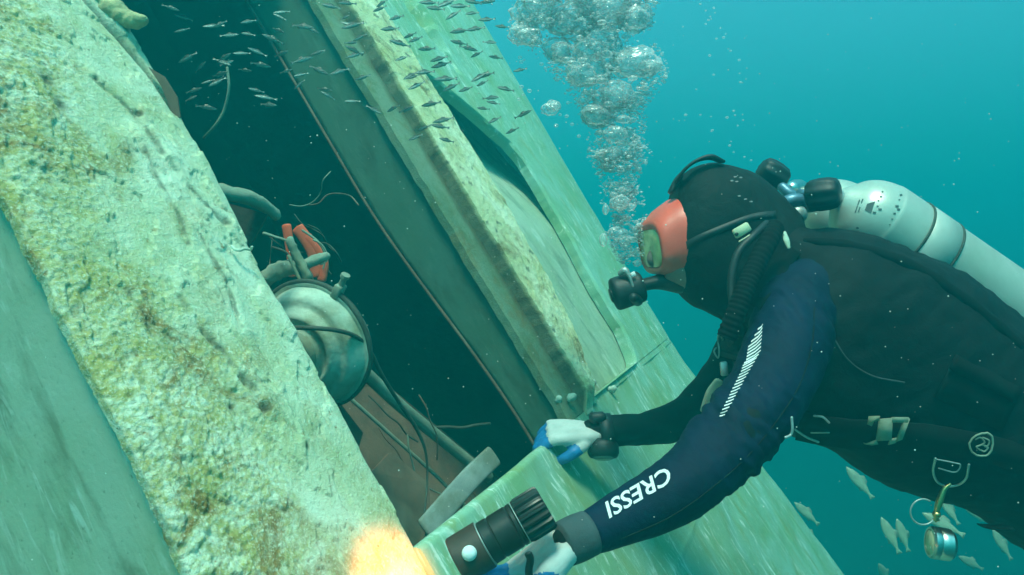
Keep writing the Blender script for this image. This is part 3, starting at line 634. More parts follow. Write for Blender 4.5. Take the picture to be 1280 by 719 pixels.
def text_px(txt, origin, dirv, h, squash=1.0, bold=0.02, shear=0.0):
    cu = bpy.data.curves.new('t', 'FONT'); cu.body = txt; cu.resolution_u = 3; cu.offset = bold; cu.shear = shear
    o = bpy.data.objects.new('t', cu); COL.objects.link(o); dg = bpy.context.evaluated_depsgraph_get(); dg.update()
    me = bpy.data.meshes.new_from_object(o.evaluated_get(dg)); bm = bmesh.new(); bm.from_mesh(me); bmesh.ops.triangulate(bm, faces=bm.faces)
    bmesh.ops.subdivide_edges(bm, edges=[e for e in bm.edges if e.calc_length() > .2], cuts=2); bmesh.ops.triangulate(bm, faces=bm.faces)
    v = np.array([x.co[:2] for x in bm.verts]); f = [tuple(x.index for x in q.verts) for q in bm.faces]; bm.free(); bpy.data.objects.remove(o)
    v[:, 0] *= squash; d = norm(np.array([*dirv, 0]))[:2]; up = np.array([d[1], -d[0]]); s_ = h / 0.7
    return np.array(origin) + v[:, :1] * d * s_ + v[:, 1:] * up * s_, f
q, f = text_px('CRESSI', (836, 583), (-0.862, 0.506), 19, 1.16, .016, .25)
build('lettering', (np.array([stick(x, y, (SV,), .0014)[0] for x, y in q]), f), 'white_print', slv, smooth=False)
# hatched emblem down the upper arm
pc = []
for i in range(25):
    t = i / 24; x = np.interp(t, [0, .3, 1], [954, 951, 907]); y = np.interp(t, [0, 1], [405, 518]); ln = np.interp(t, [0, .12, .35, .45, 1], [9, 22, 21, 16, 8])
    a = np.interp(t, [0, .4, 1], [.80, .50, .30]); dx, dy = -math.cos(a), math.sin(a); tk_ = 2.0 if t < .36 else 1.5; sag = 1.6 if t < .36 else .5
    pc.append([(x, y), (x + dx * ln * .5 + sag, y + dy * ln * .5), (x + dx * ln, y + dy * ln), (x + dx * ln, y + dy * ln + tk_), (x + dx * ln * .5 + sag, y + dy * ln * .5 + tk_), (x, y + tk_ * .7)])
build('seam', tube([stick(x, y, (SV,), .0003)[0] for x, y in [(1018, 385), (1015, 430), (1000, 480), (972, 525), (935, 570), (890, 610), (840, 645), (790, 668), (748, 684)]], .0011, 6), 'black_neoprene', slv)
build('emblem', decal(pc, (SV,), .0014), 'white_print', slv, smooth=False)

# ---- gloves
def hand(wrist, X, Z, thumb_sign, bends, spread=0.0, sc=1.0, thumb=None):
    X = norm(X); Z = norm(np.asarray(Z, float) - X * (np.asarray(Z, float) @ X)); Yt = np.cross(Z, X) * thumb_sign   # Yt towards the thumb
    L = lambda x, y, z: wrist + sc * (X * x + Yt * y + Z * z); mb = MB(); segs = []
    for y0, y1, r in ((-.026, -.030, .0125), (-.009, -.010, .0145), (.009, .011, .0145), (.026, .031, .0125)):
        mb.add(sweep([L(-.018, y0 * .40, 0), L(.02, y0 * .85, 0), L(.055, y0 * .5 + y1 * .5, .002), L(.088, y1, 0)], sc * np.array([r * 1.15, r * 1.15, r, r * .92]), n=12, sub=3))
    mb.add(sweep([L(.0, .02, -.006), L(.03, .028, -.010), L(.055, .026, -.008)], sc * np.array([.012, .016, .011]), n=12, sub=3))
    for k_, (y, ln, r) in enumerate(((.031, .94, .0100), (.011, 1.04, .0104), (-.010, .97, .0098), (-.030, .78, .0088))):
        a = 0.0; p = np.array([.086, y, 0.0]); pts = [p.copy()]; b = bends[k_]
        for l_, ang in zip((.044 * ln, .028 * ln, .022 * ln), b):
            a += ang; p = p + np.array([math.cos(a) * l_, spread * (y / .03) * l_, -math.sin(a) * l_]); pts.append(p.copy())
        w_ = [L(*q_) for q_ in pts]; mb.add(sweep(w_, sc * np.array([r * 1.1, r * 1.05, r, r * .86]), n=12, sub=4)); segs += [(w_[1], w_[2]), (w_[2], w_[3]), ((w_[0] + w_[1]) / 2, w_[1])]
    th = thumb or [(.02, .034, -.010), (.050, .054, -.022), (.078, .056, -.036), (.098, .050, -.046)]
    w_ = [L(*q_) for q_ in th]; mb.add(sweep(w_, sc * np.array([.0145, .0130, .0115, .0095]), n=12, sub=4)); segs += [((w_[0] + 2 * w_[1]) / 3, w_[2]), (w_[2], w_[3])]
    palm = L(.05, 0, -.02)
    return mb, segs, Z, palm
def glove(name, h, parent):
    mb, segs, Z, palm = h; v, f = remesh(mb, .0028, 3, lambda v: .0007 * fbm(v[:, 0] * 90, v[:, 1] * 90, v[:, 2] * 90, 3))
    m = MB().add((v, f)); c = np.array([v[list(q)].mean(0) for q in f]); d = np.full(len(c), 9.0)
    for a, b in segs:
        t = np.clip(((c - a) @ (b - a)) / ((b - a) @ (b - a)), 0, 1); d = np.minimum(d, np.linalg.norm(c - a - t[:, None] * (b - a), axis=1))
    m.m = ((d < .0185)).astype(int).tolist()
    return build(name, m, ['glove_white', 'glove_blue'], parent)
g = hand(P(738, 541, 1.59), (-1, -.06, .02), (0.10, -.40, .9), 1, [(.75, 1.15, .8), (.8, 1.2, .8), (.85, 1.2, .8), (.9, 1.2, .8)], sc=.98, thumb=[(.02, .034, -.010), (.048, .046, -.026), (.068, .040, -.044), (.082, .028, -.056)])
gl_ = glove('glove', g, man); gl_['label'] = 'white glove with blue coated fingers gripping the plate edge'
g = hand(P(706, 681, .985), (-.74, -.05, -.60), (.45, .45, -.75), -1, [(.7, 1.0, .7), (.75, 1.0, .7), (.8, 1.0, .7), (.85, 1.0, .7)], thumb=[(.02, .026, -.004), (.05, .038, -.004), (.08, .040, -.006), (.1, .036, -.008)])
glove('glove', g, man)

# ---- wrist computer on the far arm
wc = P(757, 541, 1.6); T = norm(P(805, 536, 1.6) - P(745, 542, 1.6))
wr = thing('dive_computer', wc, 'black dive computer strapped round the far wrist', 'dive computer')
build('strap', lathe([(.036, -.014), (.0415, -.014), (.0425, 0), (.0415, .014), (.036, .014)], wc, T, 32, cap=False), 'black_rubber', wr)
build('buckle', obox(P(747, 522, 1.585), T, np.cross(T, (0, 1, 0)), (0, 1, 0), .036, .022, .03, .25), 'black_rubber', wr)
dn = norm(np.array([-.03, -.42, -.9])); c_ = P(754, 563, 1.58)
cs = build('case', lathe([(.001, -.02), (.030, -.02), (.034, -.008), (.034, .006), (.030, .014), (.024, .016), (.001, .016)], c_, dn, 32), 'black_rubber', wr)
build('screen', lathe([(.001, .0165), (.022, .0165), (.020, .0185), (.001, .019)], c_, dn, 28), 'screen_glass', cs)

# ---- mask
nf = norm((-.97, -.10, -.16)); up = norm(np.array([.20, 0, .97]) - nf * (np.array([.20, 0, .97]) @ nf)); rt = np.cross(nf, up)
mc = P(814, 311, 1.44)
mask = thing('dive_mask', mc, 'orange red dive mask with a yellowish lens worn over the hood', 'dive mask')
def rrect(c, a, b, n=48, p=3.2):
    th = np.linspace(0, 2 * math.pi, n, endpoint=False); e = 2 / p; ct, st = np.cos(th), np.sin(th)
    return c + (np.sign(ct) * np.abs(ct) ** e)[:, None] * rt * a + (np.sign(st) * np.abs(st) ** e)[:, None] * up * b
sk = [rrect(mc + up * o_ - nf * d, a, b, p=pw) for d, a, b, o_, pw in ((.000, .066, .038, .0, 3.2), (-.004, .072, .044, .0, 3.2), (-.001, .079, .052, .002, 3), (.010, .082, .058, .004, 3), (.022, .082, .066, .008, 2.8), (.036, .086, .072, .010, 2.6), (.052, .092, .080, .010, 2.5), (.057, .092, .080, .010, 2.5), (.052, .084, .072, .010, 2.5), (.020, .066, .050, .004, 3))]
build('skirt', rings(sk, False), 'mask_orange', mask)
build('lens', rings([rrect(mc + nf * .0005, .0665, .0385), rrect(mc + nf * .003, .064, .036), rrect(mc + nf * .0035, .03, .017)]), 'lens_glass', mask)
st = MB().add(ribbon([(845, 316), (870, 300), (905, 285), (940, 272), (970, 268)], 9, (HV, BV), .0003, .0012)); strap = build('strap', st, 'black_rubber', mask)
build('strap_tail', sweep([P(845, 226, 1.40), P(858, 210, 1.385), P(872, 200.5, 1.38), P(888, 196.5, 1.38), P(902, 202, 1.39)], [.0034, .0030, .0036, .0050, .0034], [.011] * 5, n=12, power=3), 'black_rubber', mask)
build('strap_clip', sweep([P(838, 240, 1.41), P(846, 228, 1.41), P(851, 219, 1.41)], [.005, .008, .005], [.013] * 3, n=12), 'black_rubber', mask)

# ---- regulator
ra = norm((-.95, -.04, -.30)); rc = P(785, 363, 1.43)
reg = thing('regulator', rc, 'black breathing regulator held in the mouth under the orange mask', 'regulator')
bd = build('second_stage', lathe([(.001, -.030), (.026, -.030), (.030, -.027), (.0315, -.022), (.033, .020), (.0325, .026), (.030, .030), (.018, .033), (.001, .034)], rc, ra, 36), 'black_rubber', reg)
build('purge_button', lathe([(.015, .033), (.014, .036), (.001, .037)], rc, ra, 24), 'torch_black', bd)
build('mouthpiece', sweep([P(797, 358, 1.43), P(815, 354, 1.435), P(832, 352, 1.44), P(850, 356, 1.44)], [.013, .013, .018, .018], [.02, .020, .030, .04], n=16), 'black_rubber', reg)
build('exhaust_tee', sweep([P(792, 372, 1.36), P(797, 376, 1.43), P(793, 373, 1.50)], [.009, .011, .009], n=12), 'black_rubber', reg)
build('lever', sweep([P(775, 342, 1.41), P(781, 338, 1.405), P(787, 346, 1.40), P(791, 358, 1.40)], [.005, .007, .0035, .0025], n=10), 'dull_steel', reg)
build('tag', obox(P(791.5, 343, 1.40), (1, 0, .5), (0, 1, 0), (-.5, 0, 1), .009, .004, .009), 'white_print', reg)
build('hose', tube([P(792, 362, 1.46), P(806, 360, 1.50), P(840, 348, 1.56), P(890, 335, 1.57), P(945, 310, 1.56), P(985, 275, 1.54)], .006, 10), 'black_rubber', reg)

# ---- buoyancy hose and low pressure hose
hz = build('corrugated_hose', sweep([P(968, 285, 1.30), P(961, 301, 1.27), P(947, 327, 1.25), P(937, 349, 1.235), P(928, 370, 1.225), P(919, 394, 1.22), P(908, 422, 1.225)], .0165, None, 20, 24, round_ends=False, mod=lambda t: 1 + .05 * math.sin(t * 2 * math.pi * 26)), 'webbing'); setprops(hz, 'black corrugated inflator hose running down beside the neck', 'hose')
lp = build('smooth_hose', tube([P(958, 280, 1.30), P(942, 295, 1.27), P(924, 314, 1.26), P(916, 337, 1.255), P(914, 362, 1.25), P(918, 392, 1.24)], .0072, 10), 'black_rubber'); setprops(lp, 'thin smooth black hose looping in front of the corrugated hose', 'hose')
clip = thing('hose_clip', P(926, 289, 1.27), 'cream plastic clip with a round hole beside the hood', 'clip')
d_ = norm(P(936, 283, 1.27) - P(917, 294, 1.27)); z_ = norm(np.cross(d_, (0, 1, 0)))
build('plate', obox(P(927, 288, 1.27), d_, (0, 1, 0), z_, .030, .010, .017, .2), 'cream_plastic', clip)
build('hole', lathe([(.0001, 0), (.0032, 0), (.0032, .002), (.0001, .002)], P(920.5, 293, 1.263), (0, -1, 0), 16), 'black_rubber', clip)
build('pin', tube([P(924, 302, 1.265), P(931, 298, 1.265), P(937, 294, 1.265)], .0014), 'cream_plastic', clip)

# ---- harness
hs = thing('harness', P(1100, 480, 1.23), 'black webbing harness with metal rings and a pale buckle across the diver\'s side', 'harness')
TB = (BV, SV)
build('shoulder_strap', ribbon([(992, 312), (972, 340), (948, 375), (924, 412), (913, 448)], 24, (BV, HV), .004, .006), 'webbing', hs)
build('waist_strap', ribbon([(1000, 528), (1050, 537), (1110, 540), (1170, 547), (1235, 560), (1279, 575)], 34, (BV,), .006, .004), 'webbing', hs)
build('wing_roll', sweep([stick(x, y, (BV,), -.004)[0] for x, y in [(1008, 300), (1050, 304), (1100, 316), (1150, 336), (1205, 372), (1255, 412), (1275, 430)]], [.008, .011, .012, .012, .012, .012, .011], n=12, mod=lambda t: 1 + .07 * math.sin(t * 60)), 'webbing', hs)
pk = build('pocket', ribbon([(1180, 470), (1215, 488), (1262, 512)], 58, (BV,), .001, .007), 'webbing', hs)
build('pocket_flap', ribbon([(1186, 452), (1222, 470), (1268, 494)], 20, (BV,), .0085, .003), 'webbing', pk)
build('seam', tube([stick(x, y, (BV,), .001)[0] for x, y in [(1040, 420), (1060, 450), (1090, 470), (1130, 478)]], .0015, 6), 'grey_neoprene', hs)
for pts in ([(900, 415), (903, 425), (903, 440), (901, 449), (898, 440), (897, 425), (900, 415)],):
    build('chest_ring', tube([stick(x, y, (), .012)[0] for x, y in pts], .0018), 'dull_steel', hs)
build('chest_clip', obox(P(905, 461, 1.24), (1, 0, .1), (0, 1, 0), (-.1, 0, 1), .012, .008, .024, .2), 'dull_steel', hs)
build('chest_strap', sweep([P(899, 476, 1.26), P(890, 492, 1.27), P(879, 514, 1.28)], [.008, .011, .006], [.003] * 3, n=10, power=3), 'silty_metal', hs)
for pts, r in (([(983, 521), (983, 533), (980, 540), (975, 542)], .0022), ([(1018, 515), (1030, 517), (1038, 524)], .0020), ([(1016, 535), (1036, 535)], .0014), ([(998, 532), (1010, 540), (1024, 546)], .0020)):
    build('wire_hook', tube([stick(x, y, (), .011)[0] for x, y in pts], r), 'dull_steel', hs)
def shape_plate(polys, tree=(BV,), off=.017, th=.003):
    mb = MB()
    for poly in polys:
        q_ = np.array([stick(x, y, tree, off)[0] for x, y in poly]); n_ = np.array([0, -1.0, 0]); mb.add(rings([q_, q_ + n_ * th]))
    return mb
bk = build('buckle', shape_plate([[(1095, 516), (1110, 516), (1112, 543), (1094, 543)], [(1082, 512), (1094, 512), (1094, 518), (1088, 519), (1085, 524), (1080, 522)], [(1082, 545), (1094, 541), (1097, 547), (1088, 548), (1078, 546), (1076, 543)],
                                  [(1109, 515), (1130, 516), (1129, 521), (1110, 521)], [(1124, 520), (1131, 517), (1126, 543), (1119, 547)], [(1110, 541), (1122, 541), (1119, 548), (1108, 548)]]), 'silty_metal', hs)
rb = [(1166, 566), (1164, 580), (1168, 592), (1180, 599), (1194, 598), (1203, 590), (1206, 575)]
build('d_ring', tube([stick(x, y, (BV,), .016)[0] for x, y in rb], .0022), 'steel', hs)
build('keeper', tube([stick(x, y, (BV,), .014)[0] for x, y in [(1168, 568), (1188, 572), (1196, 576), (1190, 583), (1170, 578)]], .0012), 'dull_steel', hs)
th = np.linspace(0, 2 * math.pi, 28)
lg = build('round_badge', MB().add(tube([stick(1221 + 15 * math.cos(a), 551 + 15 * math.sin(a), (BV,), .015)[0] for a in th], .0018, 6, 1)), 'silty_metal', hs)
mk = MB()
for pts in ([(1213, 545), (1219, 543), (1224, 547), (1218, 551), (1213, 553), (1218, 557)], [(1222, 543), (1229, 546), (1228, 552), (1222, 551)], [(1219, 557), (1226, 560), (1230, 555), (1225, 553)]):
    mk.add(tube([stick(x, y, (BV,), .015)[0] for x, y in pts], .0014, 6, 3))
build('badge_mark', mk, 'silty_metal', lg)
build('strap_end', sweep([P(1226, 657, 1.3), P(1240, 659, 1.3), P(1262, 660, 1.3)], [.002, .004, .004], [.012] * 3, n=10), 'webbing', hs)

# ---- gauge hanging from the ring
gp = stick(1186, 598, (BV,), .014)[0]; Yg_ = float(gp[1])
gg = thing('pressure_gauge', P(1171, 678, Yg_), 'round silver pressure gauge hanging from a snap hook below the waist', 'gauge')
build('snap_hook', sweep([gp, P(1180, 612, Yg_), P(1174, 628, Yg_), P(1170, 642, Yg_)], [.0025, .0045, .006, .004], n=12), 'brass', gg)
build('swivel', lathe([(.001, 0), (.006, 0), (.007, .006), (.004, .010), (.006, .014), (.001, .018)], P(1171, 640, Yg_), (-.1, 0, -1), 16), 'brass', gg)
build('split_ring', tube([P(1154 + 16 * math.cos(a), 640 + 16 * math.sin(a), Yg_) for a in np.linspace(-1.9, 1.9 + 1.4, 20) + math.pi / 2 + .4], .0016, 6, 2), 'dull_steel', gg)
ga = norm((-.86, .16, .10)); gc = P(1172, 679, Yg_)
cs = build('case', lathe([(.001, -.024), (.022, -.024), (.027, -.018), (.0275, -.010), (.0275, -.002), (.0262, 0), (.0275, .002), (.0275, .010), (.025, .013), (.022, .013), (.022, .011), (.001, .011)], gc, ga, 40), 'steel', gg); sharp(cs)
build('dial', lathe([(.001, .0115), (.0215, .0115), (.0210, .0125), (.001, .0127)], gc, ga, 32), 'cream_plastic', cs)

# ---- twin tanks
tk = thing('twin_tank', P(1180, 330, 1.48), 'pair of pale painted scuba tanks with black valve knobs on the diver\'s back', 'scuba tank')
def tank(px, py, Y, ex_, ey_, eY, R):
    a = P(px, py, Y); b = P(ex_, ey_, eY); ax_ = norm(b - a); L_ = .62
    pr = [(.016, -.012), (.018, 0), (.026, .006), (R * .5, .020), (R * .72, .036), (R * .88, .058), (R * .97, .085), (R, .115), (R, .30), (R, L_), (R * .9, L_ + .03), (.001, L_ + .04)]
    c = crom(np.array(pr), 4); c[:, 0] = np.clip(c[:, 0], .001, None)
    cyl = build('cylinder', lathe(c, a, ax_, 56), 'tank_paint', tk); return a, ax_, cyl
RT = .086
a1, x1, cy1 = tank(1046, 246, 1.46, 1300, 420, 1.50, RT)
a2, x2, cy2 = tank(1003, 243, 1.66, 1258, 412, 1.70, RT)
for hh, wd in ((.156, .002), (.227, .002)):
    build('band_edge', lathe([(RT + .0005, hh - wd), (RT + .003, hh - wd), (RT + .003, hh + wd), (RT + .0005, hh + wd)], a1, x1, 56, cap=False), 'cable_rubber', tk)
build('band', lathe([(RT + .0005, .159), (RT + .0022, .160), (RT + .0022, .223), (RT + .0005, .224)], a1, x1, 56, cap=False), 'tank_band', tk)
build('band', lathe([(RT + .0005, .159), (RT + .0022, .160), (RT + .0022, .223), (RT + .0005, .224)], a2, x2, 56, cap=False), 'tank_band', tk)
tv = [np.array(p.vertices) for p in cy1.data.polygons]; TVt = BVHTree.FromPolygons([Vector(LOC[cy1.name]) + v.co for v in cy1.data.vertices], [tuple(q) for q in tv])
pc = []
for i, (x, y) in enumerate([(1074, 258), (1078, 257), (1098, 251), (1101, 246), (1097, 258), (1093, 266), (1103, 240), (1124, 250), (1121, 258), (1118, 267), (1115, 274), (1126, 244), (1112, 281), (1072, 285), (1100, 262), (1123, 262)]):
    if i < 2: pc.append([(x, y - 8), (x + 1.6, y - 8), (x - 4, y + 8), (x - 5.6, y + 8)])
    else: r = random.uniform(1.0, 2.2); pc.append([(x - r, y - r * .6), (x + r, y - r * .5), (x + r, y + r * .7), (x - r * .8, y + r * .7)])
pc.append([(1084, 255), (1094, 252), (1089, 267), (1081, 263)])
for q_ in pc: build('stamped_mark', decal([q_], (TVt,), .001), 'tank_mark', cy1, smooth=False)
def fluted(c, ax_, R, L_, name='valve_knob'):
    n = 48; th = np.linspace(0, 2 * math.pi, n, endpoint=False); t, b, u = frame_of(ax_, (0.1, .3, 1)); fl_ = 1 + .05 * np.sign(np.sin(th * 8)) * np.abs(np.sin(th * 8)) ** .5
    R_ = [c + t * h * L_ + (np.cos(th) * fl_)[:, None] * b * R * k_ + (np.sin(th) * fl_)[:, None] * u * R * k_ for h, k_ in ((-.5, .45), (-.5, .7), (-.4, .92), (-.1, 1.0), (.2, .98), (.42, .86), (.5, .65), (.5, .1))]
    return build(name, rings(R_), 'black_rubber', tk)
fluted(P(1029, 243, 1.36), (.75, -.55, .05), .030, .058)
fluted(P(966, 218, 1.50), (-.75, -.1, .45), .027, .058)
build('valve_stem', lathe([(.009, 0), (.009, .03), (.006, .03), (.006, .07)], P(1000, 242, 1.44), norm(P(1025, 244, 1.37) - P(1000, 242, 1.44)), 16), 'blue_metal', tk)
build('valve_body', sweep([P(1048, 248, 1.455), P(1030, 250, 1.44), P(1012, 256, 1.43)], [.018, .019, .016], n=16), 'dull_steel', tk)
build('valve_body', sweep([P(1005, 243, 1.65), P(998, 236, 1.60), P(990, 236, 1.54)], [.020, .020, .016], n=16), 'steel', tk)
build('manifold_bar', sweep([P(1030, 252, 1.44), P(1012, 256, 1.52), P(998, 250, 1.6)], [.012] * 3, n=14), 'steel', tk)
build('yoke', sweep([P(972, 262, 1.44), P(985, 252, 1.42), P(1000, 250, 1.42), P(1006, 258, 1.44)], [.012, .013, .012, .01], n=14), 'blue_metal', tk)
build('yoke', sweep([P(978, 234, 1.47), P(988, 243, 1.46), P(1000, 250, 1.46)], [.010, .011, .010], n=14), 'blue_metal', tk)
build('first_stage', lathe([(.001, -.024), (.017, -.024), (.019, -.018), (.019, -.004), (.015, -.002), (.015, .004), (.019, .006), (.019, .020), (.016, .025), (.001, .025)], P(990, 272, 1.42), (-.7, -.3, -.4), 28), 'dull_steel', tk)
build('hose_stub', tube([P(985, 278, 1.40), P(972, 275, 1.39), P(962, 262, 1.4), P(956, 245, 1.41), P(960, 236, 1.42)], .008, 10), 'black_rubber', tk)
o = build('white_tag', sweep([P(980, 290, 1.30), P(983, 300, 1.29), P(986, 310, 1.285)], [.004, .0055, .003], [.0015] * 3, n=8), 'pale_paint'); setprops(o, 'small pale tag hanging at the shoulder beside the corrugated hose', 'tag')

# ---- torch
tr_, tf_ = P(673, 639, .955), P(571, 702, .94); ta = norm(tf_ - tr_); TL = np.linalg.norm(tf_ - tr_)
to = thing('dive_torch', (tr_ + tf_) / 2, 'black cylindrical dive torch with a white button, lit, in the diver\'s near hand', 'torch')
tbo = build('body', lathe([(.001, .028), (.024, .028), (.0285, .030), (.0285, .034), (.0270, .036), (.0285, .038), (.0285, .062), (.0270, .064), (.0285, .066), (.0285, .078), (.022, .080), (.001, .080)], tr_, ta, 48), 'torch_black', to); sharp(tbo)
n_ = 72; th = np.linspace(0, 2 * math.pi, n_, endpoint=False); t, b, u = frame_of(ta); fl_ = np.where((np.arange(n_) % 4) < 2, 1.0, .90)
rb = build('ribbed_grip', rings([tr_ + t * h + (np.cos(th) * fl_)[:, None] * b * k_ + (np.sin(th) * fl_)[:, None] * u * k_ for h, k_ in ((-.012, .018), (-.012, .0285), (-.008, .0305), (.022, .0305), (.027, .0285), (.027, .018))]), 'torch_black', to); sharp(rb)
build('seam_ring', lathe([(.0270, .0272), (.0292, .0272), (.0292, .0282), (.0270, .0282)], tr_, ta, 48, cap=False), 'dull_steel', to)
build('seam_ring', lathe([(.0270, .0792), (.0298, .0792), (.0298, .0806), (.0270, .0806)], tr_, ta, 48, cap=False), 'dull_steel', to)
hd = build('head', lathe([(.022, .081), (.0315, .081), (.0315, TL - .002), (.0300, TL), (.0235, TL), (.0235, TL - .006), (.001, TL - .006)], tr_, ta, 48), 'torch_head', to); sharp(hd)
build('lens', lathe([(.001, TL - .0055), (.023, TL - .0055), (.023, TL - .0045), (.001, TL - .0045)], tr_, ta, 32), 'torch_lens', hd)
side = norm(np.array([0, -1.0, 0.35]) - ta * (np.array([0, -1.0, .35]) @ ta)); bc = tr_ + ta * (TL - .022) + side * .0305
build('button', lathe([(.0095, 0), (.0095, .002), (.008, .006), (.005, .0085), (.001, .0095)], bc, side, 28), 'white_print', hd)
build('lanyard', sweep([tr_ + ta * .03 + np.array([.012, -.026, -.03]), P(663, 700, .93), P(661, 715, .935), P(664, 740, .95)], [.005] * 4, [.003] * 4, n=8), 'black_rubber', to)
spd = bpy.data.lights.new('torch_beam', 'SPOT'); spd.energy = 7.0; spd.color = (1.0, .22, .05); spd.spot_size = math.radians(76); spd.spot_blend = 1.0; spd.shadow_soft_size = .02
spo = bpy.data.objects.new('torch_beam', spd); COL.objects.link(spo); spo.parent = to
sp_ = tf_ + ta * .002; aim = norm(W(*on(498, 730), 0).reshape(3) - sp_); spo.location = Vector(sp_ - LOC[to.name]); spo.rotation_euler = (-Vector(aim)).to_track_quat('Z', 'Y').to_euler()

# ------------------------------------------------------------------ fish
def fish_mesh(name, mat, deep=1.0):
    xs = [(-.50, .006, .004), (-.44, .035, .025), (-.34, .075, .045), (-.18, .105, .062), (0, .105, .062), (.18, .075, .045), (.32, .036, .022), (.38, .024, .012)]
    th = np.linspace(0, 2 * math.pi, 10, endpoint=False)
    R = [np.column_stack([np.full(10, x), np.cos(th) * d, np.sin(th) * h * deep]) for x, h, d in xs]
    R += [np.column_stack([.44 + .06 * np.abs(np.sin(th)), np.cos(th) * .005, np.sin(th) * .075]), np.column_stack([.47 + .05 * np.abs(np.sin(th)), np.cos(th) * .002, np.sin(th) * .085])]
    mb = MB().add(rings(R))
    mb.add((np.array([[-.14, 0.003, .09 * deep], [.14, 0.003, .08 * deep], [.10, 0, .135 * deep], [-.06, 0, .16 * deep], [-.14, -.003, .09 * deep], [.14, -.003, .08 * deep]]), [(0, 1, 2, 3), (5, 4, 3, 2), (0, 3, 4), (1, 5, 2)]))
    mb.add((np.array([[.06, 0.003, -.085 * deep], [.22, 0.003, -.055 * deep], [.19, 0, -.11 * deep], [.06, -.003, -.085 * deep], [.22, -.003, -.055 * deep]]), [(0, 2, 1), (3, 4, 2), (0, 3, 2), (1, 2, 4)]))
    me = bpy.data.meshes.new(name); me.from_pydata(mb.verts().tolist(), [], mb.f); me.materials.append(MATS[mat]); me.polygons.foreach_set('use_smooth', [True] * len(me.polygons)); return me
FM, FP = fish_mesh('small_fish', 'fish_skin'), fish_mesh('pale_fish', 'pale_fish', 1.35)
def put_fish(me, name, px, py, Y, ln, ang, label, group, yaw=0.0, roll=0.0):
    o = bpy.data.objects.new(name, me); COL.objects.link(o); o.location = Vector(P(px, py, Y)); o.scale = (ln, ln, ln)
    q = Quaternion((0, 1, 0), ang) @ Quaternion((0, 0, 1), yaw) @ Quaternion((1, 0, 0), roll); o.rotation_mode = 'QUATERNION'; o.rotation_quaternion = q
    setprops(o, label, 'fish', group)
za = [(340, 40), (415, 80), (385, 130), (475, 160), (430, 195), (500, 178), (550, 220), (605, 265), (615, 292), (440, 262), (540, 325), (635, 355), (660, 392), (725, 402), (590, 38), (670, 68), (755, 60), (820, 88), (700, 140), (770, 130), (695, 192), (740, 218), (775, 245), (835, 190), (860, 258), (970, 315), (790, 345), (815, 338), (800, 375), (905, 400), (840, 440), (850, 462), (805, 488), (855, 540), (935, 588), (985, 513), (570, 468), (625, 540), (610, 568), (460, 492), (400, 488), (500, 618), (640, 630), (540, 575), (490, 345), (350, 15), (560, 12), (640, 15), (700, 28), (760, 10), (820, 8), (890, 120), (480, 340), (505, 385)]
def fish_words(x, y):
    if y < 35: return 'small dark fish of the shoal at the very top of the picture', 'dark fish at the top edge'
    if x > 880: return 'small dark fish at the right fringe of the shoal, nearest the bubble plume', 'dark fish nearest the plume'
    if y > 450 and x < 660: return 'small dark fish at the low end of the shoal, over the crusted rib and flange', 'dark fish low on the rib'
    if x < 660: return 'small dark fish crossing the bright upper rib of the far frame', 'dark fish over the upper rib'
    return 'small dark fish over the pale plating right of the far rib', 'dark fish over the pale plating'
for x, y in za:
    put_fish(FM, 'fish', 380 + x / 3.594, y / 3.594, random.uniform(1.55, 1.75), random.uniform(.030, .050), random.uniform(-.55, .22), *fish_words(x, y), random.uniform(-.4, .4) + (math.pi if random.random() < .15 else 0), random.uniform(-.2, .2))
zb = [(random.uniform(30, 690), random.uniform(5, 380)) for _ in range(26)] + [(75, 105), (240, 122), (305, 75), (305, 118), (420, 42), (410, 105), (390, 135), (525, 103), (420, 186), (490, 208), (545, 182), (660, 148), (140, 232), (215, 215), (295, 243), (350, 225), (550, 243), (620, 248), (700, 268), (570, 310), (580, 330), (665, 350), (590, 22), (665, 88), (690, 130), (740, 380), (95, 200), (640, 60), (185, 90)]
for x, y in zb:
    put_fish(FM, 'fish', 200 + x / 2.765, y / 2.765, random.uniform(1.35, 1.85), random.uniform(.028, .048), random.uniform(-.6, .5), *(('small silvery fish at the left of the shoal in the dark opening', 'silvery fish at left in the opening') if x < 370 else ('small silvery fish at the right of the shoal in the dark opening', 'silvery fish at right in the opening')), random.uniform(-.5, .5) + (math.pi if random.random() < .3 else 0), random.uniform(-.5, .2))
zc = [(500, 420, .95), (330, 520, .75), (330, 590, 1.0), (640, 590, 1.3), (600, 590, 1.2), (790, 510, 1.1), (880, 520, .7), (960, 620, 1.1), (860, 680, .5), (1000, 600, .6), (770, 555, .5), (580, 715, 1.0)]
for x, y, a in zc:
    put_fish(FP, 'fish', 880 + x / 2.578, 440 + y / 2.578, random.uniform(4.0, 5.4), random.uniform(.19, .26), a, 'pale yellowish fish in the open water below the diver', 'pale fish below the diver', random.uniform(-.5, .5), random.uniform(-.3, .3))

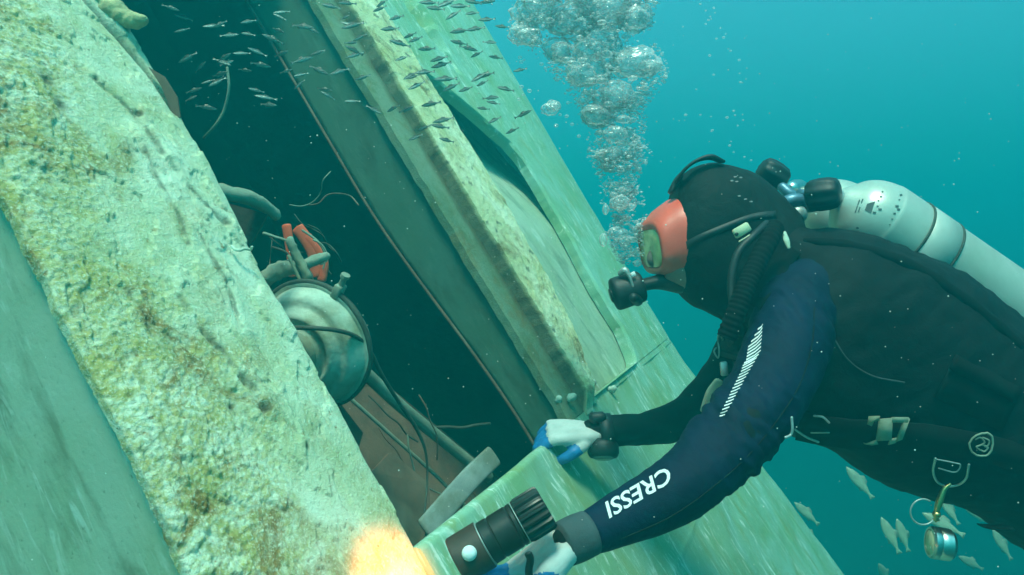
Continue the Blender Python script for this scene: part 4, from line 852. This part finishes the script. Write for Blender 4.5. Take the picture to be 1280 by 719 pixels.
# ------------------------------------------------------------------ bubbles
def blob(c, r, seed, sub=1, flat=.72):
    v, f = ICO[sub]
    if sub > 1: v = v * (1 + .22 * fbm(v[:, 0] * 1.6 + seed, v[:, 1] * 1.6, v[:, 2] * 1.6 + seed, 2))[:, None]
    q = np.array([random.uniform(.85, 1.25), random.uniform(.85, 1.2), flat * random.uniform(.8, 1.2)]); return c + v * r * q, f
rnd = random.Random(3)
PL = [(-40, 640, 835), (0, 640, 822), (30, 636, 815), (50, 640, 815), (70, 668, 836), (95, 690, 835), (115, 712, 820), (140, 726, 808), (165, 728, 808), (190, 730, 812), (212, 745, 800), (232, 752, 795), (250, 752, 805), (275, 768, 808), (290, 755, 806), (310, 765, 806), (330, 778, 800)]
pys = [p[0] for p in PL]; pl = [p[1] for p in PL]; pr_ = [p[2] for p in PL]
mb = MB(); mf = MB(); ms = MB()
for i in range(10500):
    y = -40 + 370 * rnd.random() ** 1.7; l, r = np.interp(y, pys, pl), np.interp(y, pys, pr_)
    s = rnd.betavariate(1.15, 1.15); x = l + (r - l) * s + rnd.gauss(0, 3)
    if 216 < y < 228 or 260 < y < 268:
        if rnd.random() < .75: continue
    edge = min(s, 1 - s); dep = (r - l) / F * 1.45 * .26; Y = 1.47 + rnd.uniform(-1, 1) * dep * math.sqrt(max(0, 1 - (2 * s - 1) ** 2))
    cl_ = float(fbm(x * .03, y * .03, 1.7, 3))
    if cl_ < -.16 and rnd.random() < .85: continue
    rr = rnd.choice((.8, 1.0, 1.3, 1.6, 2.0, 2.6)) * (1.35 if cl_ > .1 else 1)
    big = rnd.random() < .02 and edge > .12
    if big: rr = rnd.uniform(5, 9)
    (mf if (rnd.random() < .68 and not big) else mb).add(blob(P(x, y, Y), rr * Y / F * .8, i * .37, 3 if big else (2 if rr > 2.6 else 1), .6))
def sheet(px, py, Y, r, seed, asp=(1, .7, .75)):
    v, f = ICO[4]; n1 = fbm(v[:, 0] * 1.3 + seed, v[:, 1] * 1.3, v[:, 2] * 1.3, 2); n2 = fbm(v[:, 0] * 4.2 + seed, v[:, 1] * 4.2, v[:, 2] * 5.5, 3)
    return P(px, py, Y) + v * (1 + .45 * n1 + .28 * n2)[:, None] * (r * Y / F) * np.array(asp), f
for px, py, r in ((672, 8, 34), (660, 42, 20), (712, 20, 40), (760, 8, 42), (795, 20, 30), (700, 62, 28), (745, 55, 38), (790, 80, 36), (815, 90, 20), (735, 95, 30), (770, 120, 28), (750, 145, 22), (775, 165, 22), (760, 195, 16), (785, 190, 14), (776, 245, 15), (790, 252, 10), (765, 255, 9), (780, 298, 16), (795, 290, 9), (790, 320, 9), (690, 138, 13), (725, -25, 45), (670, -30, 36), (790, -25, 36)):
    for q in range(3): ms.add(sheet(px + rnd.uniform(-9, 9), py + rnd.uniform(-9, 9), 1.47 + rnd.uniform(-.025, .025), r * rnd.uniform(.45, .85), rnd.uniform(0, 50)))
o = build('bubble_sheets', ms, 'air_sheet'); setprops(o, 'crumpled silvery pockets of air inside the rising plume', 'bubbles', kind='stuff')
o = build('bubble_plume', mb, 'air_bubble'); setprops(o, 'silvery plume of exhaled air bubbles rising above the diver\'s regulator', 'bubbles', kind='stuff')
o = build('bubble_froth', mf, 'froth'); setprops(o, 'white froth of tiny bubbles mixed through the rising plume', 'bubbles', kind='stuff')
bm_ = bpy.data.meshes.new('bubble'); v, f = ICO[2]; bm_.from_pydata((v * np.array([1, 1, .75])).tolist(), [], f); bm_.materials.append(MATS['air_bubble']); bm_.polygons.foreach_set('use_smooth', [True] * len(bm_.polygons))
def bubble(px, py, Y, r, label, group, sq=(1, 1, 1)):
    o = bpy.data.objects.new('bubble', bm_); COL.objects.link(o); o.location = Vector(P(px, py, Y)); s_ = r * Y / F; o.scale = (s_ * sq[0], s_ * sq[1], s_ * sq[2]); setprops(o, label, 'bubble', group)
zs = [(845, 40), (875, 30), (880, 48), (855, 75), (845, 90), (900, 105), (920, 128), (885, 145), (930, 183), (860, 208), (970, 225), (972, 275), (975, 308), (875, 280), (950, 415), (985, 450), (965, 470), (770, 430), (870, 488), (940, 530), (950, 570), (990, 588), (1015, 600), (860, 580), (1020, 655), (825, 15), (760, 100), (825, 430), (865, 437), (810, 335), (862, 62), (912, 140), (938, 190), (982, 310), (925, 440), (955, 432), (866, 492), (935, 545)]
for x, y in zs: bubble(600 + x / 2.995, y / 2.995, 1.48, random.uniform(1.0, 2.2), 'tiny bright bubble of the thin stream rising above the hood', 'thin bubble stream above the hood', (1, 1, .8))
for x, y in ((150, 215), (155, 232), (165, 225), (155, 325), (160, 355), (145, 372), (185, 340), (275, 408), (300, 430), (325, 435), (345, 465), (370, 510), (330, 385), (285, 470), (230, 240), (245, 255)):
    bubble(600 + x / 2.995, y / 2.995, 1.46, random.uniform(1.6, 3), 'small round bubble strayed from the left edge of the plume', 'stray bubbles left of the plume')
for x, y, r, lb in ((754, 300, 9, 'flattened dark rimmed bubble just left of the mask'), (757, 262, 7, 'dark rimmed bubble above the flattened one left of the mask')):
    bubble(x, y, 1.44, r, lb, None, (.6, .9, 1.3))
for x, y in ((919, 221), (926, 222), (915, 226), (924, 245), (932, 249), (939, 252), (921, 227)): bubble(x, y, 1.33, 1.5, 'tiny bright bubble clinging close to the dark hood', 'bubbles against the hood', (1.4, 1, .7))

# ------------------------------------------------------------------ specks drifting in the water
mb = MB(); v, f = ICO[1]
for i in range(900):
    px, py = rnd.uniform(-100, 1400), rnd.uniform(-80, 800); Y = .5 + 1.5 * rnd.random()
    p = P(px, py, Y)
    if (p - A0) @ Nn < .02 and not (0.05 < (p - A0) @ Uu < .7 and (p - A0) @ Vv > 0): continue
    r = rnd.choice((.35, .45, .55, .7, .9)) * Y / F * rnd.uniform(.8, 1.2); mb.add((p + v * r, f))
o = build('drifting_specks', mb, 'speck'); setprops(o, 'fine pale specks drifting in the water', 'specks', kind='stuff')

# ------------------------------------------------------------------ the water itself
hzm = bpy.data.materials.new('sea_water'); hzm.use_nodes = True; t = hzm.node_tree; t.nodes.clear()
ho = t.nodes.new('ShaderNodeOutputMaterial'); pv = t.nodes.new('ShaderNodeVolumePrincipled')
pv.inputs['Density'].default_value = 0.15; pv.inputs['Color'].default_value = (0.014, 0.70, 0.76, 1); pv.inputs['Absorption Color'].default_value = (0, 0, 0, 1); pv.inputs['Anisotropy'].default_value = 0.5
t.links.new(pv.outputs[0], ho.inputs['Volume']); MATS['sea_water'] = hzm
b0, b1 = np.array([-75, -45, -11.2]), np.array([75, 105, 6.3])
cv = [(x, y, z) for x in (b0[0], b1[0]) for y in (b0[1], b1[1]) for z in (b0[2], b1[2])]
hz = build('haze', (np.array(cv, float), [(0, 1, 3, 2), (4, 6, 7, 5), (0, 4, 5, 1), (2, 3, 7, 6), (0, 2, 6, 4), (1, 5, 7, 3)]), 'sea_water', smooth=False); hz['kind'] = 'stuff'
